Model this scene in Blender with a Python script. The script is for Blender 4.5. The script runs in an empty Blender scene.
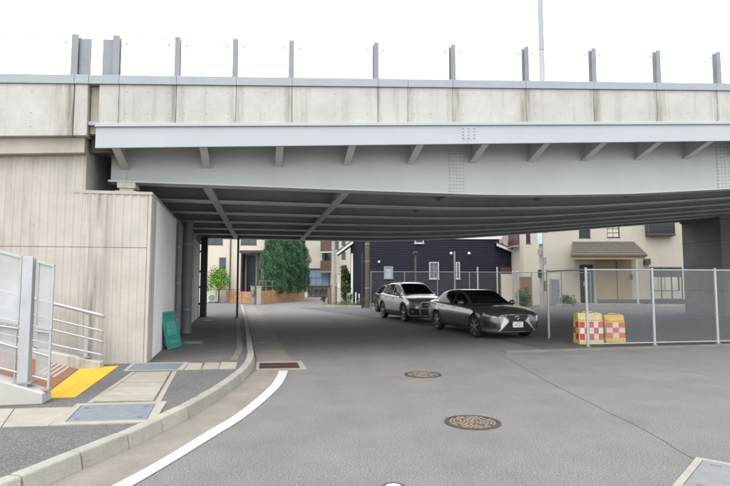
import bpy, math, random
import numpy as np
from mathutils import Vector, Matrix

random.seed(11)
rng = np.random.default_rng(11)
SC = bpy.context.scene
COL = SC.collection
R = math.radians

# ------------------------------------------------------------------ camera
CAM_H, FPX, PITCH = 1.65, 530.0, R(4.31)
cam = bpy.data.objects.new('camera', bpy.data.cameras.new('camera'))
COL.objects.link(cam)
cam.location = (0, 0, CAM_H)
cam.rotation_euler = (R(90) + PITCH, 0, 0)
cam.data.sensor_width = 36
cam.data.sensor_fit = 'HORIZONTAL'
cam.data.lens = FPX * 36 / 730
cam.data.clip_end = 2000
SC.camera = cam

# ------------------------------------------------------------------ overcast sky
W = bpy.data.worlds.new('World'); SC.world = W
W.use_nodes = True
wn = W.node_tree.nodes; wl = W.node_tree.links
wn.clear()
wo = wn.new('ShaderNodeOutputWorld'); wb_ = wn.new('ShaderNodeBackground')
sky = wn.new('ShaderNodeTexSky'); sky.sky_type = 'NISHITA'; sky.sun_disc = False
sky.sun_elevation = R(62); sky.sun_rotation = R(200)
sky.dust_density = 6.0; sky.air_density = 1.0; sky.ozone_density = 1.0
wm = wn.new('ShaderNodeMix'); wm.data_type = 'RGBA'
wm.inputs[0].default_value = 0.86                       # the cloud layer veils the blue sky
wm.inputs[7].default_value = (8.6, 8.75, 8.95, 1)
wl.new(sky.outputs[0], wm.inputs[6]); wl.new(wm.outputs[2], wb_.inputs[0])
wb_.inputs[1].default_value = 0.125
wl.new(wb_.outputs[0], wo.inputs[0])

sun = bpy.data.objects.new('sun', bpy.data.lights.new('sun', 'SUN'))
COL.objects.link(sun)
sun.data.energy = 0.9; sun.data.angle = R(40); sun.data.color = (1, .97, .93)
sun.rotation_euler = (R(28), 0, R(-20)); sun.location = (0, -10, 40)

SC.view_settings.view_transform = 'Standard'
SC.view_settings.look = 'None'
SC.view_settings.exposure = 1.15
SC.view_settings.gamma = 1
SC.view_settings.use_curve_mapping = False
SC.render.engine = 'CYCLES'
SC.cycles.max_bounces = 10
SC.cycles.diffuse_bounces = 6
SC.cycles.transparent_max_bounces = 24
SC.cycles.use_denoising = True

# ------------------------------------------------------------------ pixels to places
def ray(px, py):
    a = (px - 365) / FPX; b = (243 - py) / FPX
    return np.array([a, math.cos(PITCH) - b * math.sin(PITCH), math.sin(PITCH) + b * math.cos(PITCH)])

def G(px, py, z=0.0):
    r = ray(px, py); k = (z - CAM_H) / r[2]
    return np.array([r[0] * k, r[1] * k, z])

class Frame:
    """a place on the ground: local s along deg, t away from the camera, z up"""
    def __init__(self, o, deg):
        self.o = np.array([o[0], o[1], 0.0]); self.a = R(deg)
        self.u = np.array([math.cos(self.a), math.sin(self.a), 0]); self.v = np.array([-math.sin(self.a), math.cos(self.a), 0])
    def pl(self, px, py, t=0.0):
        r = ray(px, py); k = (self.o @ self.v + t) / (r @ self.v)
        p = r * k + np.array([0, 0, CAM_H]); return float((p - self.o) @ self.u), float(p[2])
    def s(self, px, t=0.0, py=283):
        return self.pl(px, py, t)[0]
    def gl(self, px, py, z=0.0):
        p = G(px, py, z) - self.o
        return float(p @ self.u), float(p @ self.v)
    def w(self, s, t, z=0.0):
        p = self.o + self.u * s + self.v * t
        return (float(p[0]), float(p[1]), z)
    def loc(self, x, y):
        p = np.array([x, y, 0]) - self.o
        return float(p @ self.u), float(p @ self.v)

def depth_px(px, Y):
    return (px - 365) / FPX * Y

# ------------------------------------------------------------------ mesh builder
class MB:
    def __init__(self): self.v = []; self.f = []
    def add(self, vs, fs):
        n = len(self.v); self.v += [tuple(map(float, p)) for p in vs]
        self.f += [tuple(i + n for i in q) for q in fs]; return self
    def hexa(self, p):
        return self.add(p, [(0, 3, 2, 1), (4, 5, 6, 7), (0, 1, 5, 4), (1, 2, 6, 5), (2, 3, 7, 6), (3, 0, 4, 7)])
    def box(self, x0, x1, y0, y1, z0, z1):
        return self.hexa([(x0, y0, z0), (x1, y0, z0), (x1, y1, z0), (x0, y1, z0), (x0, y0, z1), (x1, y0, z1), (x1, y1, z1), (x0, y1, z1)])
    def prism(self, poly, axis, c0, c1):
        n = len(poly)
        m = {'x': lambda a, b, c: (c, a, b), 'y': lambda a, b, c: (a, c, b), 'z': lambda a, b, c: (a, b, c)}[axis]
        vs = [m(a, b, c0) for a, b in poly] + [m(a, b, c1) for a, b in poly]
        fs = [tuple(range(n))[::-1], tuple(range(n, 2 * n))] + [(i, (i + 1) % n, n + (i + 1) % n, n + i) for i in range(n)]
        return self.add(vs, fs)
    def bar(self, a, b, w, h, up=(0, 0, 1)):
        a = Vector(a); b = Vector(b); d = (b - a).normalized(); up = Vector(up)
        if abs(d.dot(up)) > .99: up = Vector((0, 1, 0))
        x = d.cross(up).normalized() * (w / 2); z = x.cross(d).normalized() * (h / 2)
        return self.hexa([a - x - z, b - x - z, b + x - z, a + x - z, a - x + z, b - x + z, b + x + z, a + x + z])
    def tube(self, path, r, n=8, cap=True):
        path = [Vector(p) for p in path]; N = len(path)
        rs = r if hasattr(r, '__len__') else [r] * N
        vs = []; prev = None
        for i, p in enumerate(path):
            d = (path[min(i + 1, N - 1)] - path[max(i - 1, 0)]).normalized()
            if prev is None:
                x = d.orthogonal().normalized()
            else:
                x = (prev - d * prev.dot(d)).normalized()
            prev = x; y = d.cross(x)
            for k in range(n):
                a = 2 * math.pi * k / n
                vs.append(p + (x * math.cos(a) + y * math.sin(a)) * rs[i])
        fs = [(i * n + k, i * n + (k + 1) % n, (i + 1) * n + (k + 1) % n, (i + 1) * n + k) for i in range(N - 1) for k in range(n)]
        if cap: fs += [tuple(range(n))[::-1], tuple(range((N - 1) * n, N * n))]
        return self.add(vs, fs)
    def lathe(self, prof, n=24, c=(0, 0, 0), axis='z', cap=True):
        vs = []
        for r, h in prof:
            for k in range(n):
                a = 2 * math.pi * k / n
                p = (r * math.cos(a), r * math.sin(a), h)
                if axis == 'y': p = (p[0], p[2], p[1])
                if axis == 'x': p = (p[2], p[0], p[1])
                vs.append((p[0] + c[0], p[1] + c[1], p[2] + c[2]))
        m = len(prof)
        fs = [(i * n + k, i * n + (k + 1) % n, (i + 1) * n + (k + 1) % n, (i + 1) * n + k) for i in range(m - 1) for k in range(n)]
        if cap: fs += [tuple(range(n))[::-1], tuple(range((m - 1) * n, m * n))]
        return self.add(vs, fs)
    def grid(self, rows):
        n = len(rows[0]); m = len(rows)
        return self.add([p for r in rows for p in r], [(i * n + k, i * n + k + 1, (i + 1) * n + k + 1, (i + 1) * n + k) for i in range(m - 1) for k in range(n - 1)])
    def mesh(self, name, smooth=None):
        me = bpy.data.meshes.new(name); me.from_pydata(self.v, [], self.f); me.validate(); 
        import bmesh
        bm = bmesh.new(); bm.from_mesh(me); bmesh.ops.recalc_face_normals(bm, faces=bm.faces); bm.to_mesh(me); bm.free()
        if smooth is not None:
            me.shade_smooth()
            if smooth < 180: me.set_sharp_from_angle(angle=R(smooth))
        return me
    def build(self, name, mat, parent=None, smooth=None, bevel=0, kind=None):
        me = self.mesh(name, smooth)
        o = bpy.data.objects.new(name, me); COL.objects.link(o)
        me.materials.append(MAT[mat] if isinstance(mat, str) else mat)
        if parent is not None: o.parent = parent
        if bevel:
            b = o.modifiers.new('bevel', 'BEVEL'); b.width = bevel; b.segments = 2; b.limit_method = 'ANGLE'; b.angle_limit = R(40)
        if kind: o['kind'] = kind
        return o

def tag(o, label, cat, group=None, kind=None):
    if label: o['label'] = label
    if cat: o['category'] = cat
    if group: o['group'] = group
    if kind: o['kind'] = kind
    return o

def thing(name, label, cat, loc=(0, 0, 0), rot=0.0, group=None):
    o = bpy.data.objects.new(name, None); COL.objects.link(o)
    o.empty_display_size = .2
    o.location = loc; o.rotation_euler = (0, 0, rot)
    return tag(o, label, cat, group)

def dup(o, parent=None):
    c = o.copy(); COL.objects.link(c)
    if parent is not None: c.parent = parent
    for ch in list(o.children): dup(ch, c)
    return c

def instance(o, name, loc, rotz=0, parent=None):
    """another object with the same mesh"""
    c = bpy.data.objects.new(name, o.data); COL.objects.link(c)
    c.location = loc; c.rotation_euler = (0, 0, rotz)
    if parent is not None: c.parent = parent
    return c

# ------------------------------------------------------------------ materials
MAT = {}
def mat(key, col, rough=.6, metal=0.0, var=.12, scale=3.0, bump=0.0, bscale=60, streak=0.0, scol=None, sstretch=(5, 5, .35),
        rand=0.0, edge=None, bandx=None, spots=0.0, spcol=None, spscale=1.2, coat=0.0, fine=0.0, fscale=120, world=False, spec=.5, sramp=(.52, .72), horiz=0.0, island=0.0):
    m = bpy.data.materials.new(key); m.use_nodes = True; MAT[key] = m
    nt = m.node_tree; N = nt.nodes; L = nt.links
    b = N['Principled BSDF']
    b.inputs['Roughness'].default_value = rough; b.inputs['Metallic'].default_value = metal
    b.inputs['Specular IOR Level'].default_value = spec
    if coat: b.inputs['Coat Weight'].default_value = coat; b.inputs['Coat Roughness'].default_value = .04
    if world: co = N.new('ShaderNodeNewGeometry').outputs['Position']
    else: co = N.new('ShaderNodeTexCoord').outputs['Object']
    def noise(sc, vec=None, det=5, ro=.6):
        n = N.new('ShaderNodeTexNoise'); n.inputs['Scale'].default_value = sc; n.inputs['Detail'].default_value = det
        n.inputs['Roughness'].default_value = ro
        L.new(vec if vec is not None else co, n.inputs['Vector']); return n.outputs['Fac']
    def mixc(fac, a, c2):
        x = N.new('ShaderNodeMix'); x.data_type = 'RGBA'
        if hasattr(fac, 'default_value'): L.new(fac, x.inputs[0])
        else: x.inputs[0].default_value = fac
        for i, q in ((6, a), (7, c2)):
            if hasattr(q, 'links'): L.new(q, x.inputs[i])
            else: x.inputs[i].default_value = (*q, 1)
        return x.outputs[2]
    def ramp(fac, lo, hi, a=0., c2=1.):
        x = N.new('ShaderNodeMapRange'); L.new(fac, x.inputs[0])
        x.inputs[1].default_value = lo; x.inputs[2].default_value = hi; x.inputs[3].default_value = a; x.inputs[4].default_value = c2
        return x.outputs[0]
    c = np.array(col)
    cur = mixc(ramp(noise(scale), .3, .7), tuple(c * (1 - var)), tuple(np.minimum(c * (1 + var), .95)))
    if fine:
        fn = noise(fscale, det=2)
        x = N.new('ShaderNodeMix'); x.data_type = 'RGBA'; x.blend_type = 'MULTIPLY'; x.inputs[0].default_value = 1
        L.new(cur, x.inputs[6])
        cc = N.new('ShaderNodeCombineColor'); r_ = ramp(fn, .25, .75, 1 - fine, 1 + fine)
        for i in range(3): L.new(r_, cc.inputs[i])
        L.new(cc.outputs[0], x.inputs[7]); cur = x.outputs[2]
    if spots:
        cur = mixc(ramp(noise(spscale, det=8, ro=.7), .55, .75, 0, spots), cur, tuple(spcol if spcol is not None else c * .55))
    if streak:
        mp = N.new('ShaderNodeMapping'); mp.inputs['Scale'].default_value = sstretch; L.new(co, mp.inputs['Vector'])
        cur = mixc(ramp(noise(1.0, mp.outputs[0], det=6, ro=.65), sramp[0], sramp[1], 0, streak), cur, tuple(scol if scol is not None else c * .5))
    if edge or bandx:
        ecol, amt = edge if edge else bandx[2:]
        sep = N.new('ShaderNodeSeparateXYZ')
        mp = N.new('ShaderNodeMapping'); mp.inputs['Scale'].default_value = (9, 9, .5); L.new(co, mp.inputs['Vector'])
        st_ = ramp(noise(1.0, mp.outputs[0], det=7, ro=.7), .42, .66)
        def mth(op, a, b2):
            q = N.new('ShaderNodeMath'); q.operation = op
            for i, v_ in enumerate((a, b2)):
                if hasattr(v_, 'links'): L.new(v_, q.inputs[i])
                else: q.inputs[i].default_value = v_
            return q.outputs[0]
        if edge:                                         # run-off stains beside the panel joints
            L.new(N.new('ShaderNodeTexCoord').outputs['Generated'], sep.inputs[0])
            d = mth('ABSOLUTE', mth('SUBTRACT', sep.outputs[0], .5), 0.)
            msk = ramp(d, .34, .49)
        else:                                            # one run-off stain down the wall
            L.new(co, sep.inputs[0])
            d = mth('ABSOLUTE', mth('SUBTRACT', sep.outputs[0], bandx[0]), 0.)
            msk = ramp(d, bandx[1], .03)
        cur = mixc(mth('MULTIPLY', mth('MULTIPLY', msk, st_), amt), cur, ecol)
    if rand or island:
        x = N.new('ShaderNodeHueSaturation'); L.new(cur, x.inputs['Color'])
        src = N.new('ShaderNodeNewGeometry').outputs['Random Per Island'] if island else N.new('ShaderNodeObjectInfo').outputs['Random']
        q = max(rand, island)
        L.new(ramp(src, 0, 1, 1 - q, 1 + q), x.inputs['Value']); cur = x.outputs[0]
    L.new(cur, b.inputs['Base Color'])
    if bump:
        bp = N.new('ShaderNodeBump'); bp.inputs['Strength'].default_value = bump; bp.inputs['Distance'].default_value = .01
        L.new(noise(bscale, det=6), bp.inputs['Height']); L.new(bp.outputs[0], b.inputs['Normal'])
    return m

mat('asphalt', (.154, .149, .146), .9, var=.12, scale=1.3, bump=.7, bscale=90, fine=.7, fscale=65, world=True, spots=.35, spcol=(.112, .108, .106), spscale=.35, streak=.35, scol=(.118, .114, .111), sstretch=(1.3, .16, 1), sramp=(.45, .7))
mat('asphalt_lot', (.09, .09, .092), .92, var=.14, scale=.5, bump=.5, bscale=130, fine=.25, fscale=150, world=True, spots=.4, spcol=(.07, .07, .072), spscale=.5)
mat('asphalt_walk', (.118, .114, .112), .92, var=.12, scale=1.2, bump=.9, bscale=80, fine=.7, fscale=70, world=True)
mat('ground', (.14, .135, .13), .95, var=.2, scale=.2, world=True)
mat('concrete_rib', (.455, .435, .395), .9, var=.10, scale=1.6, bump=.3, bscale=60, streak=.45, scol=(.27, .255, .225), sstretch=(3.5, 3.5, .25), fine=.06, fscale=40, spots=.25, spcol=(.33, .31, .27), sramp=(.5, .66), bandx=(-1.02, .32, (.13, .12, .10), .8))
mat('concrete_parapet', (.43, .423, .398), .9, var=.10, scale=1.8, bump=.25, bscale=50, streak=.6, scol=(.255, .235, .19), sstretch=(3.2, 3.2, .16), fine=.05, fscale=30, rand=.04, sramp=(.54, .70), edge=((.15, .125, .09), .85))
mat('concrete_band', (.40, .375, .325), .9, var=.16, scale=1.4, bump=.3, streak=.5, scol=(.27, .24, .19), sstretch=(1.2, 1.2, .8))
mat('concrete_white', (.88, .88, .87), .85, var=.06, scale=1.0, bump=.15, streak=.2, scol=(.76, .76, .74))
mat('concrete_grey', (.34, .34, .335), .9, var=.15, scale=1.2, bump=.3, streak=.4, scol=(.25, .25, .245))
mat('concrete_side', (.50, .50, .49), .9, var=.12, scale=1.0, bump=.2, streak=.4, scol=(.36, .36, .35))
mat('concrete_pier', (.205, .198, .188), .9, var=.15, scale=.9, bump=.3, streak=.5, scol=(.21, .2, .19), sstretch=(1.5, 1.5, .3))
mat('kerb', (.29, .28, .243), .9, var=.12, scale=5, bump=.3, bscale=90, fine=.15, fscale=60, rand=.09, spots=.45, spcol=(.24, .225, .18), spscale=3)
mat('gutter', (.20, .185, .163), .92, var=.15, scale=2.2, bump=.4, bscale=100, fine=.2, fscale=90, rand=.05, world=True, spots=.5, spcol=(.135, .125, .108), spscale=1.2)
mat('lid_slab', (.30, .285, .24), .9, var=.12, scale=4, bump=.3, rand=.07, spots=.4, spcol=(.27, .255, .20), spscale=5)
mat('steel_cover', (.20, .225, .26), .55, .25, var=.14, scale=9, bump=.5, bscale=90, spots=.3, spcol=(.15, .165, .185))
mat('pale_plate', (.205, .212, .22), .6, .1, var=.12, scale=8, bump=.4, bscale=90, spots=.3, spcol=(.19, .195, .2), rand=.05)
mat('white_paint', (.47, .47, .468), .8, var=.05, scale=5, fine=.12, fscale=90, spots=.7, spcol=(.26, .255, .25), spscale=5, world=True)
mat('steel_fascia', (.375, .41, .428), .5, 0, var=.035, scale=.8, streak=.14, scol=(.34, .365, .375), sstretch=(2.5, 2.5, .5))
mat('steel_girder', (.455, .48, .468), .5, 0, var=.05, scale=.7, streak=.25, scol=(.385, .405, .39), sstretch=(1.5, 1.5, .35))
mat('steel_bracket', (.47, .50, .49), .5, 0, var=.05, scale=1.5, rand=.03)
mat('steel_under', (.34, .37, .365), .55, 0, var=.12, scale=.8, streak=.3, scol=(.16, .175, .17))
mat('steel_flange', (.56, .60, .595), .5, 0, var=.1, scale=.8, streak=.3, scol=(.34, .36, .35))
mat('steel_cross', (.45, .49, .47), .5, 0, var=.08, scale=1.5, spots=.35, spcol=(.25, .26, .23), spscale=3)
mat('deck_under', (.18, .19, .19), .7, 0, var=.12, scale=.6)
mat('galv_rail', (.285, .312, .338), .5, .25, var=.06, scale=3, streak=.3, scol=(.28, .30, .32))
mat('galv_post', (.21, .228, .245), .5, .3, var=.08, scale=4, rand=.04)
mat('galv_white', (.44, .46, .475), .42, .35, var=.06, scale=6)
mat('galv_dull', (.30, .31, .31), .55, .4, var=.1, scale=6)
mat('bearing', (.5, .48, .42), .8, 0, var=.15, scale=8)
mat('dark_steel', (.045, .045, .05), .5, .3, var=.2, scale=4)
mat('pvc_grey', (.16, .165, .18), .5, 0, var=.12, scale=2, streak=.3)
mat('black', (.015, .015, .016), .6, 0, var=.1)
mat('teal', (.02, .26, .21), .35, 0, var=.2, scale=6)
mat('teal_light', (.07, .36, .30), .35, 0, var=.2, scale=6)
mat('yellow_tile', (.60, .37, .03), .75, 0, var=.08, scale=9, rand=.05, spots=.55, spcol=(.36, .23, .05), spscale=4)
mat('red_paving', (.24, .115, .075), .85, 0, var=.15, scale=6, bump=.4, fine=.2)
mat('white_plain', (.60, .60, .585), .6, 0, var=.05, scale=4)
mat('cream_base', (.42, .41, .38), .85, 0, var=.08, scale=3, bump=.2, spots=.3, spcol=(.32, .31, .27), spscale=3)
mat('rust_grate', (.12, .052, .042), .8, .3, var=.25, scale=20)
mat('iron', (.085, .07, .06), .6, .4, var=.2, scale=12)
mat('iron_stud', (.255, .205, .165), .7, .2, var=.2, scale=30)
mat('seam', (.118, .114, .112), .95, 0, var=.2, scale=6, world=True)
mat('plaster_cream', (.44, .415, .35), .9, 0, var=.05, scale=.6, bump=.15, bscale=30, streak=.45, scol=(.33, .305, .25), sstretch=(1, 1, .2))
mat('plaster_pink', (.55, .505, .43), .9, 0, var=.05, scale=.6, bump=.15, bscale=30, streak=.35, scol=(.44, .40, .33), sstretch=(1, 1, .2))
mat('plaster_warm', (.33, .26, .15), .9, 0, var=.08, scale=1, bump=.15)
mat('plaster_white', (.72, .70, .66), .9, 0, var=.04, scale=.6)
mat('navy', (.0125, .0142, .0225), .65, 0, var=.12, scale=1.5, streak=.25, scol=(.018, .020, .032), sstretch=(.5, .5, 4), spec=.2)
mat('maroon', (.07, .03, .03), .6, 0, var=.1)
mat('roof_grey', (.085, .078, .07), .75, 0, var=.15, scale=4, spots=.4, spcol=(.13, .12, .10), spscale=3)
mat('dark_trim', (.05, .045, .04), .6, 0, var=.1)
mat('brown_trim', (.10, .05, .04), .6, 0, var=.12)
mat('pane', (.035, .042, .05), .08, 0, var=.1, scale=2, spec=.6)
mat('pane_pale', (.20, .27, .36), .15, 0, var=.15, scale=1.5)
mat('lattice', (.52, .50, .43), .6, 0, var=.05)
mat('door_dark', (.022, .026, .035), .4, 0, var=.1)
mat('brick', (.42, .235, .12), .9, 0, var=.15, scale=9, rand=.16, bump=.3)
mat('mortar', (.34, .31, .26), .95, 0, var=.1)
mat('wood', (.17, .105, .06), .8, 0, var=.2, scale=6, rand=.12)
mat('pole_concrete', (.32, .30, .275), .9, 0, var=.1, scale=2)
mat('pole_brown', (.10, .085, .07), .8, 0, var=.15, scale=3)
mat('bark', (.09, .065, .045), .95, 0, var=.25, scale=8, bump=.5)
mat('leaf_conifer', (.055, .135, .062), .7, 0, var=.3, scale=1.6, island=.45)
mat('leaf_bright', (.13, .27, .035), .6, 0, var=.25, scale=2, island=.35)
mat('leaf_mid', (.055, .115, .03), .65, 0, var=.3, scale=2, island=.4)
mat('leaf_dark', (.03, .062, .022), .65, 0, var=.3, scale=2, island=.4)
mat('barrier_yellow', (.80, .50, .06), .45, 0, var=.12, scale=4)
mat('barrier_pale', (.66, .56, .24), .5, 0, var=.14, scale=4)
mat('chk_red', (.58, .07, .035), .4, 0, var=.1, scale=8, rand=.1)
mat('chk_orange', (.75, .13, .025), .4, 0, var=.1, scale=8, rand=.08)
mat('chk_white', (.72, .70, .64), .4, 0, var=.06, scale=8, rand=.06)
mat('paint_sedan', (.11, .103, .094), .26, .5, var=.03, scale=2, coat=1.0)
mat('paint_suv', (.30, .29, .275), .34, .4, var=.03, scale=2, coat=1.0)
mat('paint_black', (.012, .013, .016), .2, .2, var=.03, coat=1.0)
mat('glass_car', (.006, .008, .009), .06, 0, var=.1, spec=.16)
mat('lamp_glass', (.55, .56, .58), .12, .4, var=.1, scale=30)
mat('lamp_amber', (.55, .2, .03), .2, 0, var=.1)
mat('chrome', (.62, .62, .64), .12, 1.0, var=.03)
mat('highlight_silver', (.42, .415, .40), .3, .75, var=.03, coat=.6)  # sedan bumper highlight: lit body paint given as a silver colour
mat('rubber', (.018, .018, .019), .8, 0, var=.15, scale=10)
mat('alloy', (.30, .30, .31), .28, .9, var=.05)
mat('cladding', (.022, .022, .024), .6, 0, var=.1)
mat('plate_white', (.78, .78, .76), .45, 0, var=.02)
mat('plate_ink', (.02, .10, .05), .5, 0, var=.02)
mat('ac_white', (.62, .62, .60), .5, 0, var=.05)
mat('lamp_white', (.8, .8, .78), .3, 0, var=.02)
mat('poster_blue', (.30, .36, .44), .5, 0, var=.35, scale=3)
mat('photo_dark', (.10, .11, .13), .4, 0, var=.6, scale=5)
mat('blue_white', (.55, .68, .72), .3, .1, var=.2, scale=18)
mat('bike', (.06, .055, .06), .4, .4, var=.2, rand=.5)

def clear_panel(key, tint, opac, rough):
    m = bpy.data.materials.new(key); m.use_nodes = True; MAT[key] = m
    N = m.node_tree.nodes; L = m.node_tree.links; N.clear()
    o = N.new('ShaderNodeOutputMaterial'); t = N.new('ShaderNodeBsdfTransparent'); p = N.new('ShaderNodeBsdfPrincipled')
    t.inputs[0].default_value = (*tint, 1)
    p.inputs['Base Color'].default_value = (.75, .78, .8, 1); p.inputs['Roughness'].default_value = rough
    mx = N.new('ShaderNodeMixShader'); mx.inputs[0].default_value = opac
    n = N.new('ShaderNodeTexNoise'); n.inputs['Scale'].default_value = 1.5; n.inputs['Detail'].default_value = 5
    tc = N.new('ShaderNodeTexCoord'); L.new(tc.outputs['Object'], n.inputs['Vector'])
    mr = N.new('ShaderNodeMapRange'); L.new(n.outputs['Fac'], mr.inputs[0]); mr.inputs[1].default_value = .3; mr.inputs[2].default_value = .7
    mr.inputs[3].default_value = opac * .7; mr.inputs[4].default_value = opac * 1.3
    L.new(mr.outputs[0], mx.inputs[0]); L.new(t.outputs[0], mx.inputs[1]); L.new(p.outputs[0], mx.inputs[2]); L.new(mx.outputs[0], o.inputs[0])
clear_panel('polycarbonate', (.96, .97, .975), .10, .1)
clear_panel('frosted_thin', (.80, .80, .78), .30, .35)
clear_panel('panel_edge', (.55, .57, .58), .1, .2)
clear_panel('frosted', (.72, .73, .71), .42, .35)

# ================================================================== THE SETTING
WALK = .12                                            # pavement level
TH = 11.0
O = G(146.6, 363, WALK)
B = Frame(O, TH)                                      # the bridge's own axes: s along it, t across

def poly_sheet(name, pts, z, m, kind='structure', parent=None, sub=0):
    mb = MB(); mb.add([(p[0], p[1], z) for p in pts], [tuple(range(len(pts)))])
    o = mb.build(name, m, parent)
    if kind and parent is None: o['kind'] = kind
    return o

def catmull(pts, n=8):
    pts = [np.array(p, float) for p in pts]
    out = []
    P = [2 * pts[0] - pts[1]] + pts + [2 * pts[-1] - pts[-2]]
    for i in range(1, len(P) - 2):
        for k in range(n):
            t = k / n
            a, b, c, d = P[i - 1], P[i], P[i + 1], P[i + 2]
            out.append(.5 * ((2 * b) + (-a + c) * t + (2 * a - 5 * b + 4 * c - d) * t * t + (-a + 3 * b - 3 * c + d) * t ** 3))
    out.append(P[-2]); return out

def resample(pts, step):
    pts = [np.array(p, float)[:2] for p in pts]
    d = np.concatenate([[0], np.cumsum([np.linalg.norm(pts[i + 1] - pts[i]) for i in range(len(pts) - 1)])])
    n = max(2, int(round(d[-1] / step)) + 1)
    q = np.linspace(0, d[-1], n); A = np.array(pts)
    return [np.array([np.interp(x, d, A[:, 0]), np.interp(x, d, A[:, 1])]) for x in q]

def offset(pts, w):
    """polyline moved w to its left"""
    out = []
    for i in range(len(pts)):
        d = pts[min(i + 1, len(pts) - 1)] - pts[max(i - 1, 0)]; d = d / np.linalg.norm(d)
        out.append(pts[i] + np.array([-d[1], d[0]]) * w)
    return out

# ground and road
mb = MB(); mb.add([(-300, -60, -.006), (300, -60, -.006), (300, 400, -.006), (-300, 400, -.006)], [(0, 1, 2, 3)])
tag(mb.build('ground', 'ground'), None, None, kind='structure')
mb = MB(); mb.add([(-40, -30, 0), (60, -30, 0), (60, 62, 0), (-40, 62, 0)], [(0, 1, 2, 3)])
road = tag(mb.build('road', 'asphalt'), None, None, kind='structure')
# hairline joints in the tarmac
def seam(path, w=.012):
    p = resample(catmull([G(*q)[:2] for q in path], 6), .25)
    p = [q + rng.normal(0, .008, 2) for q in p]
    a = offset(p, w / 2); b = offset(p, -w / 2)
    MB().grid([[(*q, .004) for q in a], [(*q, .004) for q in b]]).build('tarmac_joint', 'seam', road)
seam([(500, 354), (545, 380), (590, 403), (640, 428), (694, 459)])
seam([(640, 362), (670, 369), (700, 374), (745, 381)], .008)

# kerb: outer bottom edge on the road
kerb_px = [(-60, 530), (20, 498), (72, 474.6), (118, 455), (151, 438.5), (179, 424.5), (204, 410), (231, 392), (249, 375.5), (255, 364), (254, 352), (249.5, 330), (245.5, 314), (243, 307)]
kerb_line = resample(catmull([G(*p)[:2] for p in kerb_px], 10), .60)
KW, KH = .17, .15
k_in = offset(kerb_line, KW)
kerb = thing('kerb', None, None, (float(kerb_line[0][0]), float(kerb_line[0][1]), 0)); kerb['kind'] = 'structure'
K0 = kerb_line[0]
for i in range(len(kerb_line) - 1):
    a, b = kerb_line[i] - K0, kerb_line[i + 1] - K0; c, d = k_in[i + 1] - K0, k_in[i] - K0
    e = (b - a) / np.linalg.norm(b - a) * .006
    a = a + e; b = b - e; c = c - e; d = d + e
    sl = .035
    a2 = a + (d - a) * (sl / KW); b2 = b + (c - b) * (sl / KW)
    hz = KH + rng.normal(0, .002)
    MB().hexa([(*a, -.02), (*b, -.02), (*c, -.02), (*d, -.02), (*a2, hz), (*b2, hz), (*c, hz), (*d, hz)]).build('kerb_stone', 'kerb', kerb, bevel=.014)
# pavement behind the kerb (one sheet at WALK level)
walk_edge = [k for k in k_in]
far = kerb_line[-1]
pts = [tuple(p) for p in walk_edge] + [(far[0] - 1.5, far[1] + .3), (-14, far[1] + 1), (-14, -2), (walk_edge[0][0] - .1, -2)]
mb = MB(); n = len(pts)
mb.add([(p[0], p[1], WALK) for p in pts] + [(p[0], p[1], -.05) for p in pts], [tuple(range(n))] + [(i, (i + 1) % n, n + (i + 1) % n, n + i) for i in range(n)])
walk = tag(mb.build('pavement', 'asphalt_walk'), None, None, kind='structure')

# concrete gutter apron between kerb and white line
wl_in = [(20, 533), (68, 509), (114, 485.6), (140, 472), (170, 455), (204, 434), (238, 413.5), (267, 389.5), (275.5, 379), (279, 371)]
g_in = resample(catmull([G(*p)[:2] for p in wl_in], 10), .3)
kk = [k for k in kerb_line if k[1] < G(0, 371.5)[1] + .25]
kk_pts = resample([k for k in kerb_line if k[1] < 10.2], .3)
poly = [tuple(p) for p in kk_pts] + [tuple(G(257, 371)[:2])] + [tuple(p) for p in g_in[::-1]]
gut = poly_sheet('gutter', poly, .004, 'gutter')
# white edge line
w_out = resample(catmull([G(*p)[:2] for p in [(38, 533), (86, 509.5), (134, 485.6), (149, 477), (179, 459), (213, 437.8), (247, 416.2), (276, 391), (284.5, 380), (288, 371)]], 10), .3)
nn = 60
A = np.array(g_in); Bq = np.array(w_out)
def rs(P, n):
    d = np.concatenate([[0], np.cumsum(np.linalg.norm(np.diff(P, axis=0), axis=1))]); q = np.linspace(0, d[-1], n)
    return np.stack([np.interp(q, d, P[:, 0]), np.interp(q, d, P[:, 1])], 1)
A = rs(A, nn); Bq = rs(Bq, nn)
tag(MB().grid([[(*p, .008) for p in A], [(*p, .008) for p in Bq]]).build('road_edge_line', 'white_paint'), 'white painted edge line curving along the gutter', 'road marking', kind='structure')

# slabs of the gutter under the bridge
gs = thing('gutter_slabs', None, None, tuple(G(256, 362))); gs['kind'] = 'structure'
g0 = G(256, 362)
inn = [(256.5, 362), (250.5, 333), (246.5, 316), (243.5, 306.5)]; outn = [(293, 362), (276, 337), (263, 316), (254, 306.5)]
A = rs(np.array(catmull([G(*p)[:2] for p in inn], 8)), 31); Bq = rs(np.array(catmull([G(*p)[:2] for p in outn], 8)), 31)
for i in range(30):
    p = [A[i], Bq[i], Bq[i + 1], A[i + 1]]
    c = sum(p) / 4
    p = [q + (c - q) * .018 - g0[:2] for q in p]
    hz = .012 + rng.random() * .006
    MB().hexa([(*q, -.01) for q in p] + [(*q, hz) for q in p]).build('gutter_slab', 'gutter', gs)
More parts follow.
